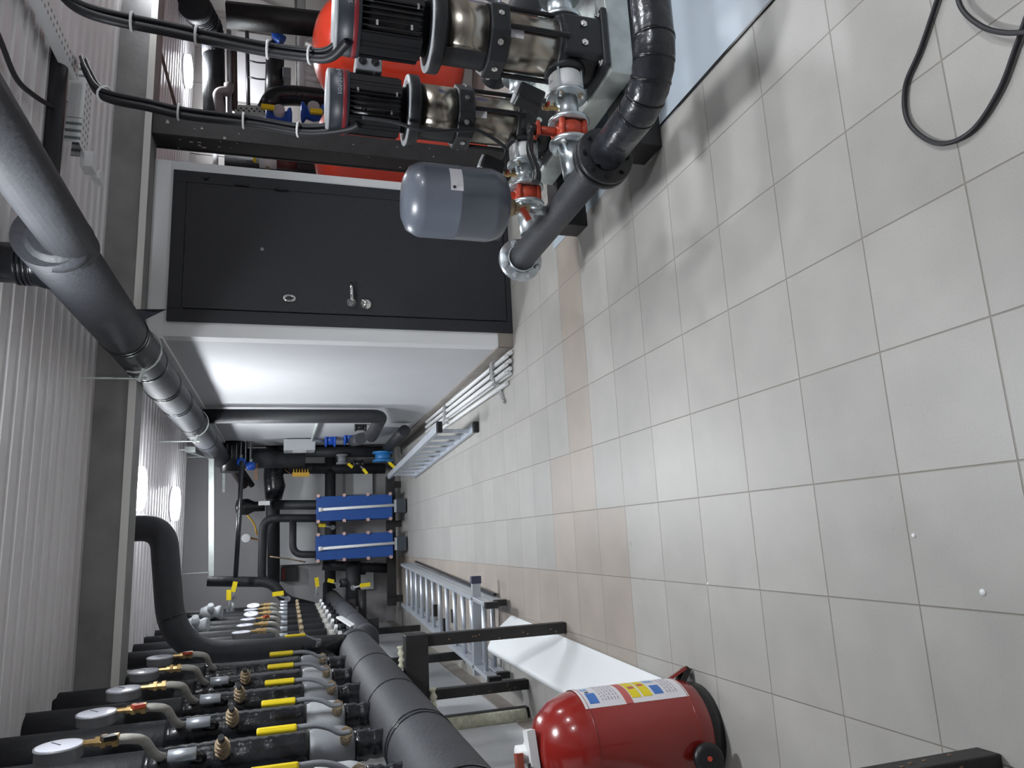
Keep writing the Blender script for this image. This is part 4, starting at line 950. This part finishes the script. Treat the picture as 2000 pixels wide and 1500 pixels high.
for i, (px, py, y, lab) in enumerate(((480, 1051, 9.4, 'round white dial on the left rising pipe at back wall'),)):
    c = ony(px, py, y); t = thing('round_dial', lab, 'gauge', c); G().cyl(c, c+V((0, .04, 0)), .05, n=20).build('dial_case', whitep, t)
    G().tube(spl([c+V((0, .03, -.04)), c+V((-.02, .05, -.12)), ony(508, 1056, 9.35)]), .012, 8).build('dial_stem', brass, t)
t = thing('pipe_bracket', 'black bulky actuator on the back pipe left of header', 'valve', ony(490, 990, 9.4)); c = ony(480, 990, 9.4)
G().lathe(c+V((0, 0, .12)), (0, 0, -1), [(.02, 0), (.09, .02), (.10, .14), (.06, .22), (.06, .34)], 16).build('actuator_body', plblack, t); G().box(ony(516, 983, 9.38), (.05, .08, .13)).build('actuator_tag', whitep, t)
pipe('thin_hose', 'thin yellowish hose curving on back wall beside the actuator', [ony(482, 1005, 9.45), ony(497, 1022, 9.45), ony(502, 1045, 9.45)], .010, yelo, .1, 8)
pipe('thin_hose', 'thin pale hose crossing the back pipes above left heat exchanger', [ony(527, 1087, 9.4), ony(560, 1091, 9.4), ony(597, 1098, 9.4)], .009, rustbrass, .1, 8)
pipe('vertical_rail', 'pale steel upright left of the header pipe', [ony(521, 1030, 9.6), ony(521, 1135, 9.6)], .012, galv, .1, 8)
# yellow lever valves at the left far end
def ylever(lab, p0, p1, y, stem):
    a = ony(*p0, y); b = ony(*p1, y); s = ony(*stem, y); t = thing('lever_valve', lab, 'valve', s, 'yellow lever valves at far left')
    G().cyl(s, s+V((0, .06, 0)), .03, n=12).build('valve_body', greypl, t)
    if s.z > 1.8: G().cyl(s+V((0, .03, 0)), (-.66, s.y+.03, s.z), .018, n=10).build('valve_port', galv, t)
    l = G().tube([s, a.lerp(b, .3), b], .011, 8).build('lever', lightgrey, t); G().bar(a, b, .045, .03, (0, 1, 0)).build('grip', yellow, l)
ylever('yellow lever valve high at far left, pointing sideways, lower one', (447, 1152), (447, 1172), 8.0, (448, 1192))
ylever('yellow lever valve high at far left, pointing sideways, upper one', (460, 1136), (455, 1156), 8.2, (455, 1170))
ylever('yellow lever valve on the riser beside the swan pipe', (532, 1161), (554, 1158), 8.4, (562, 1170))
ylever('yellow lever valve on far manifold rear end', (618, 1128), (620, 1146), 9.2, (618, 1162))
ylever('yellow lever valve low near floor at far left', (703, 1144), (723, 1141), 9.0, (690, 1148))
ylever('yellow lever valve behind the left heat exchanger', (622, 1026), (636, 1026), 9.45, (650, 1030))
ylever('yellow lever valve on the return pipe below far manifold', (640, 1133), (652, 1136), 9.3, (660, 1142))
t = thing('black_valve', 'bulky black insulated valve under the far manifold end', 'valve', ony(690, 1135, 9.4)); c = ony(690, 1137, 9.4)
G().cyl(c+V((-.28, 0, 0)), c+V((.25, 0, 0)), .09, n=20).build('valve_body', foam2, t); G().cyl(c, c+V((0, -.05, .16)), .05, n=14).build('valve_neck', foam2, t)
pipe('low_rail', 'black steel beam low on the wall beyond the flat ladder', [(-1.05, 8.9, .55), (-.55, 8.9, .55)], .05, bsteel, .1, 6)
t = thing('rear_stand', 'black steel stand under the far manifold', 'stand', (-.66, 6.1, 0))
G().bb((-1.078, 6.06, .69), (-.60, 6.14, .775)).build('stand_beam', bsteel, t); G().bb((-.98, 6.07, 0), (-.92, 6.13, .69)).build('post', bsteel, t)
t = thing('rear_stand', 'black steel stand under the far manifold rear end', 'stand', (-.66, 8.2, 0))
G().bb((-1.078, 8.16, .69), (-.60, 8.24, .775)).build('stand_beam', bsteel, t); G().bb((-.98, 8.17, 0), (-.92, 8.23, .69)).build('post', bsteel, t)

# ================================================================== RECESS BEHIND THE PUMPS
RY = 6.6
t = thing('air_duct', 'big black ribbed duct elbow under the recess ceiling', 'duct', ony(370, 40, RY))
pth = fil([ony(376, 6, 6.1), ony(390, 25, 6.3), ony(415, 60, RY), ony(417, 110, RY)], .3, 10)
n = len(pth); G().tube(pth, [.14-.04*i/(n-1) for i in range(n)], 24).build('duct_elbow', foam2, t)
g = G()
for i in range(3, n-1, 2): g.tube([pth[i], pth[i]+(pth[i+1]-pth[i])*.4], .145-.04*i/(n-1), 24)
g.each('duct_rib', tape, t)
pipe('recess_pipe', 'thick black horizontal pipe across the recess', [ony(417, 95, RY), ony(419, 225, RY)], .10, foam2)
pipe('recess_pipe', 'pale grey horizontal pipe across the recess beside the thick black one', [ony(447, 60, RY), ony(449, 222, RY)], .022, lightgrey, n=12)
pipe('recess_pipe', 'rusty brown horizontal pipe in front of the recess wall', [ony(457, 75, RY), ony(459, 215, RY)], .026, mat('rusty_pipe', (.09, .06, .055), .7), n=12)
pipe('recess_pipe', 'thin black conduit running across the recess wall', [ony(482, 30, RY+.3), ony(485, 208, RY+.3)], .02, plblack, n=10)
pipe('recess_pipe', 'slim dark pipe across the recess close to the ceiling lamp', [ony(366, 0, RY+.5), ony(362, 300, RY+.5)], .022, plblack, n=10)
pipe('grey_elbow', 'grey pipe elbow with rusty end in the recess', [ony(447, 165, RY-.1), ony(447, 178, RY-.1), ony(424, 180, RY-.1), ony(432, 225, RY-.1)], .045, mat('old_pipe', (.30, .27, .27), .6, var=.3), .10)
t = thing('perforated_rail', 'zinc perforated rail in the recess above the blue valve', 'rail', ony(488, 216, RY))
a, b = ony(458, 215, RY), ony(520, 218, RY); G().bar(a, b, .10, .03, (0, 1, 0)).build('rail_bar', galv, t)
g = G()
for i in range(12): q = a.lerp(b, (i+.5)/12); g.cyl(q+V((.012*(-1)**i, -.016, 0)), q+V((.012*(-1)**i, -.018, 0)), .009, n=8)
g.build('rail_hole', plblack, t)
def rvalve(lab, c, m, h0, h1):
    t = thing('recess_valve', lab, 'valve', c, 'blue recess valves'); g = G(); g.lathe(c-V((0, 0, .11)), (0, 0, 1), [(.05, 0), (.09, .01), (.09, .03), (.055, .05), (.07, .11), (.055, .17), (.09, .19), (.09, .21), (.05, .22)], 20); g.build('valve_body', m, t)
    g = G(); g.cyl(c, c+V((.02, -.1, 0)), .05, n=16); g.build('valve_neck', lightgrey, t)
    if h0 is not None:
        l = G().tube([c+V((.05, -.08, .0)), h0], .012, 8).build('lever', lightgrey, t); G().bar(h0, h1, .04, .03, (0, 1, 0)).build('grip', yellow, l)
rvalve('blue recess valve with yellow lever, upper one', ony(545, 229, RY-.6), bluecast, ony(536, 211, RY-.7), ony(510, 208, RY-.7))
rvalve('blue recess valve with yellow lever, half behind the red tank', ony(612, 222, RY-.6), bluecast, ony(630, 219, RY-.7), ony(606, 217, RY-.7))
pipe('recess_bend', 'glossy black pipe bend behind the red tanks', [ony(522, 215, RY), ony(535, 188, RY), ony(575, 186, RY), (ony(575, 186, RY).x, RY, .002)], .095, tape, .18)
t = thing('tall_valve', 'black upright device with blue hand wheel in the recess', 'valve', ony(540, 140, RY+.2))
G().tube([ony(538, 90, RY+.2), ony(535, 190, RY+.2)], .09, 18).build('device_body', plblack, t); G().tube(spl([ony(520, 45, RY+.1), ony(538, 52, RY+.1), ony(542, 70, RY+.1), ony(552, 80, RY+.1)]), .055, 14).build('blue_wheel', bluecast, t); G().bb(ony(552, 130, RY+.1), ony(568, 168, RY+.25)).build('side_box', greypl, t, .005)
t = thing('white_manifold', 'white plastic pipe manifold standing behind the big red tank', 'manifold', ony(590, 90, RY))
G().tube([ony(588, -20, RY), ony(590, 185, RY)], .045, 14).build('header_tube', whitep, t)
for i in range(9):
    p = ony(600, 70+14*i, RY); G().cyl(p+V((0, 0, .06)), p-V((0, 0, .12)), .028, n=12).build('outlet', whitep, t)
G().tube([ony(577, -20, RY), ony(580, 185, RY)], .012, 8).build('steel_rail', galv, t)
pipe('dark_beam', 'black steel upright behind the big red tank', [ony(442, 28, 6.0), ony(700, 55, 6.0)], .14, bsteel, n=4)
wbox('pale_board', 'pale panel on recess wall behind the thin conduit', (462, 60), (528, 205), 7.2, .05, wallgrey, 'board')
for i, (y0, y1, lab) in enumerate(((118, 121, 'first'), (150, 153, 'second'))):
    pipe('wire', 'thin black wire strung across the recess wall, %s one' % lab, [ony(486, y0, 6.85), ony(505, y0+5, 6.85), ony(530, y1+2, 6.85)], .008, plblack, .1, 6, 'wire')
pipe('diagonal_brace', 'thin brown diagonal brace under the recess ceiling', [ony(302, 60, 5.0), ony(345, 215, 5.6)], .012, mat('brown_steel', (.13, .10, .09), .6), n=8, cat='brace')
t = thing('recess_pump', 'small white topped pump seen past the white room edge', 'pump', ony(527, 318, 6.4)); p = ony(525, 316, 6.4)
G().cyl(p-V((0, 0, .07)), p+V((0, 0, .08)), .06, n=18).build('pump_head', whitep, t); G().cyl(p-V((0, 0, .25)), p-V((0, 0, .07)), .055, n=18).build('pump_motor', mat('maroon', (.12, .03, .03), .5), t); G().bb((p.x-.07, p.y-.06, 0), (p.x+.07, p.y+.08, p.z-.25)).build('pump_foot', plblack, t)
t = thing('yellow_capped_valve', 'small valve with yellow cap beside the white topped pump', 'valve', ony(500, 312, 6.4)); p = ony(500, 312, 6.4)
G().ball(p, .03).build('valve_cap', yellow, t); G().cyl(p-V((0, 0, .15)), p, .03, n=12).build('valve_body', galv, t); G().cyl(p-V((.08, 0, .1)), p-V((-.08, 0, .1)), .022, n=10).build('valve_port', rustbrass, t)
pipe('recess_riser', 'black pipe behind steel column at the white room edge', [ony(440, 318, 6.9), (ony(440, 318, 6.9).x, 6.9, .002)], .10, foam2)
pipe('recess_riser', 'pale upright strip in the recess at the white room edge', [ony(421, 296, 6.8), ony(421, 330, 6.8)], .025, whitep, n=8)
# suction side fittings beyond the nearer pump
t = thing('suction_valve', 'royal blue cast valve behind the nearer pump sleeve', 'valve', (2.45, 2.75, .62))
g = G(); g.lathe((2.42, 2.62, .50), (0, 0, 1), [(.05, 0), (.10, .01), (.10, .03), (.06, .06), (.08, .13), (.06, .20), (.09, .22), (.09, .25), (.04, .27)], 22); g.cyl((2.42, 2.62, .63), (2.38, 2.50, .63), .05, n=16); g.build('valve_body', bluev, t)
for k, (y, l) in enumerate(((2.30, 'red flanged valve on the far side of the nearer pump'), (2.83, 'red flanged valve on the far side of the farther pump'))):
    t = thing('suction_flange', l, 'valve', (2.1, y, .39), 'suction side valves'); c = V((2.12, y, .39))
    g = G(); flange(g, c-V((.165, 0, 0)), (1, 0, 0), .082, .02); flange(g, c-V((.05, 0, 0)), (1, 0, 0), .082, .02); flange(g, c+V((.06, 0, 0)), (1, 0, 0), .082, .02); g.each('flange', zinc, t); G().cyl(c-V((.165, 0, 0)), c-V((.05, 0, 0)), .05, n=20).build('spool', zinc, t)
    g = G(); g.cyl(c-V((.04, 0, 0)), c+V((.05, 0, 0)), .058, n=20); g.cyl(c, c+V((0, 0, .15)), .018, n=10)
    for q in range(4): a = q*PI/2+PI/4; g.cyl(c+V((-.045, .063*math.sin(a), .063*math.cos(a))), c+V((.055, .063*math.sin(a), .063*math.cos(a))), .013, n=8)
    g.build('valve_body', redcast, t)
    G().tube(spl([c+V((0, 0, .15)), c+V((.06, -.01, .16)), c+V((.2, -.02, .17))]), .014, 8).build('lever', plblack, t)
pipe('suction_pipe', 'black insulated suction pipe behind both pumps', [(2.40, 1.95, .37), (2.40, 2.4, .37), (2.40, 3.3, .37)], .075, foam)

# ================================================================== CAMERA, WORLD
cd = bpy.data.cameras.new('camera'); co = bpy.data.objects.new('camera', cd); COL.objects.link(co)
cd.sensor_fit = 'HORIZONTAL'; cd.sensor_width = 36; cd.lens = 36*FPX/2000; cd.clip_start = .02
M3 = Matrix((-UP, RT, -FW)).transposed(); co.matrix_world = Matrix.Translation(CAM) @ M3.to_4x4()
sc = bpy.context.scene; sc.camera = co
w = bpy.data.worlds.new('world'); sc.world = w; w.use_nodes = True
w.node_tree.nodes['Background'].inputs[0].default_value = (.5, .55, .62, 1); w.node_tree.nodes['Background'].inputs[1].default_value = .05
vs = sc.view_settings; vs.view_transform = 'Standard'; vs.look = 'None'; vs.gamma = 1; vs.use_curve_mapping = False; vs.exposure = 0.
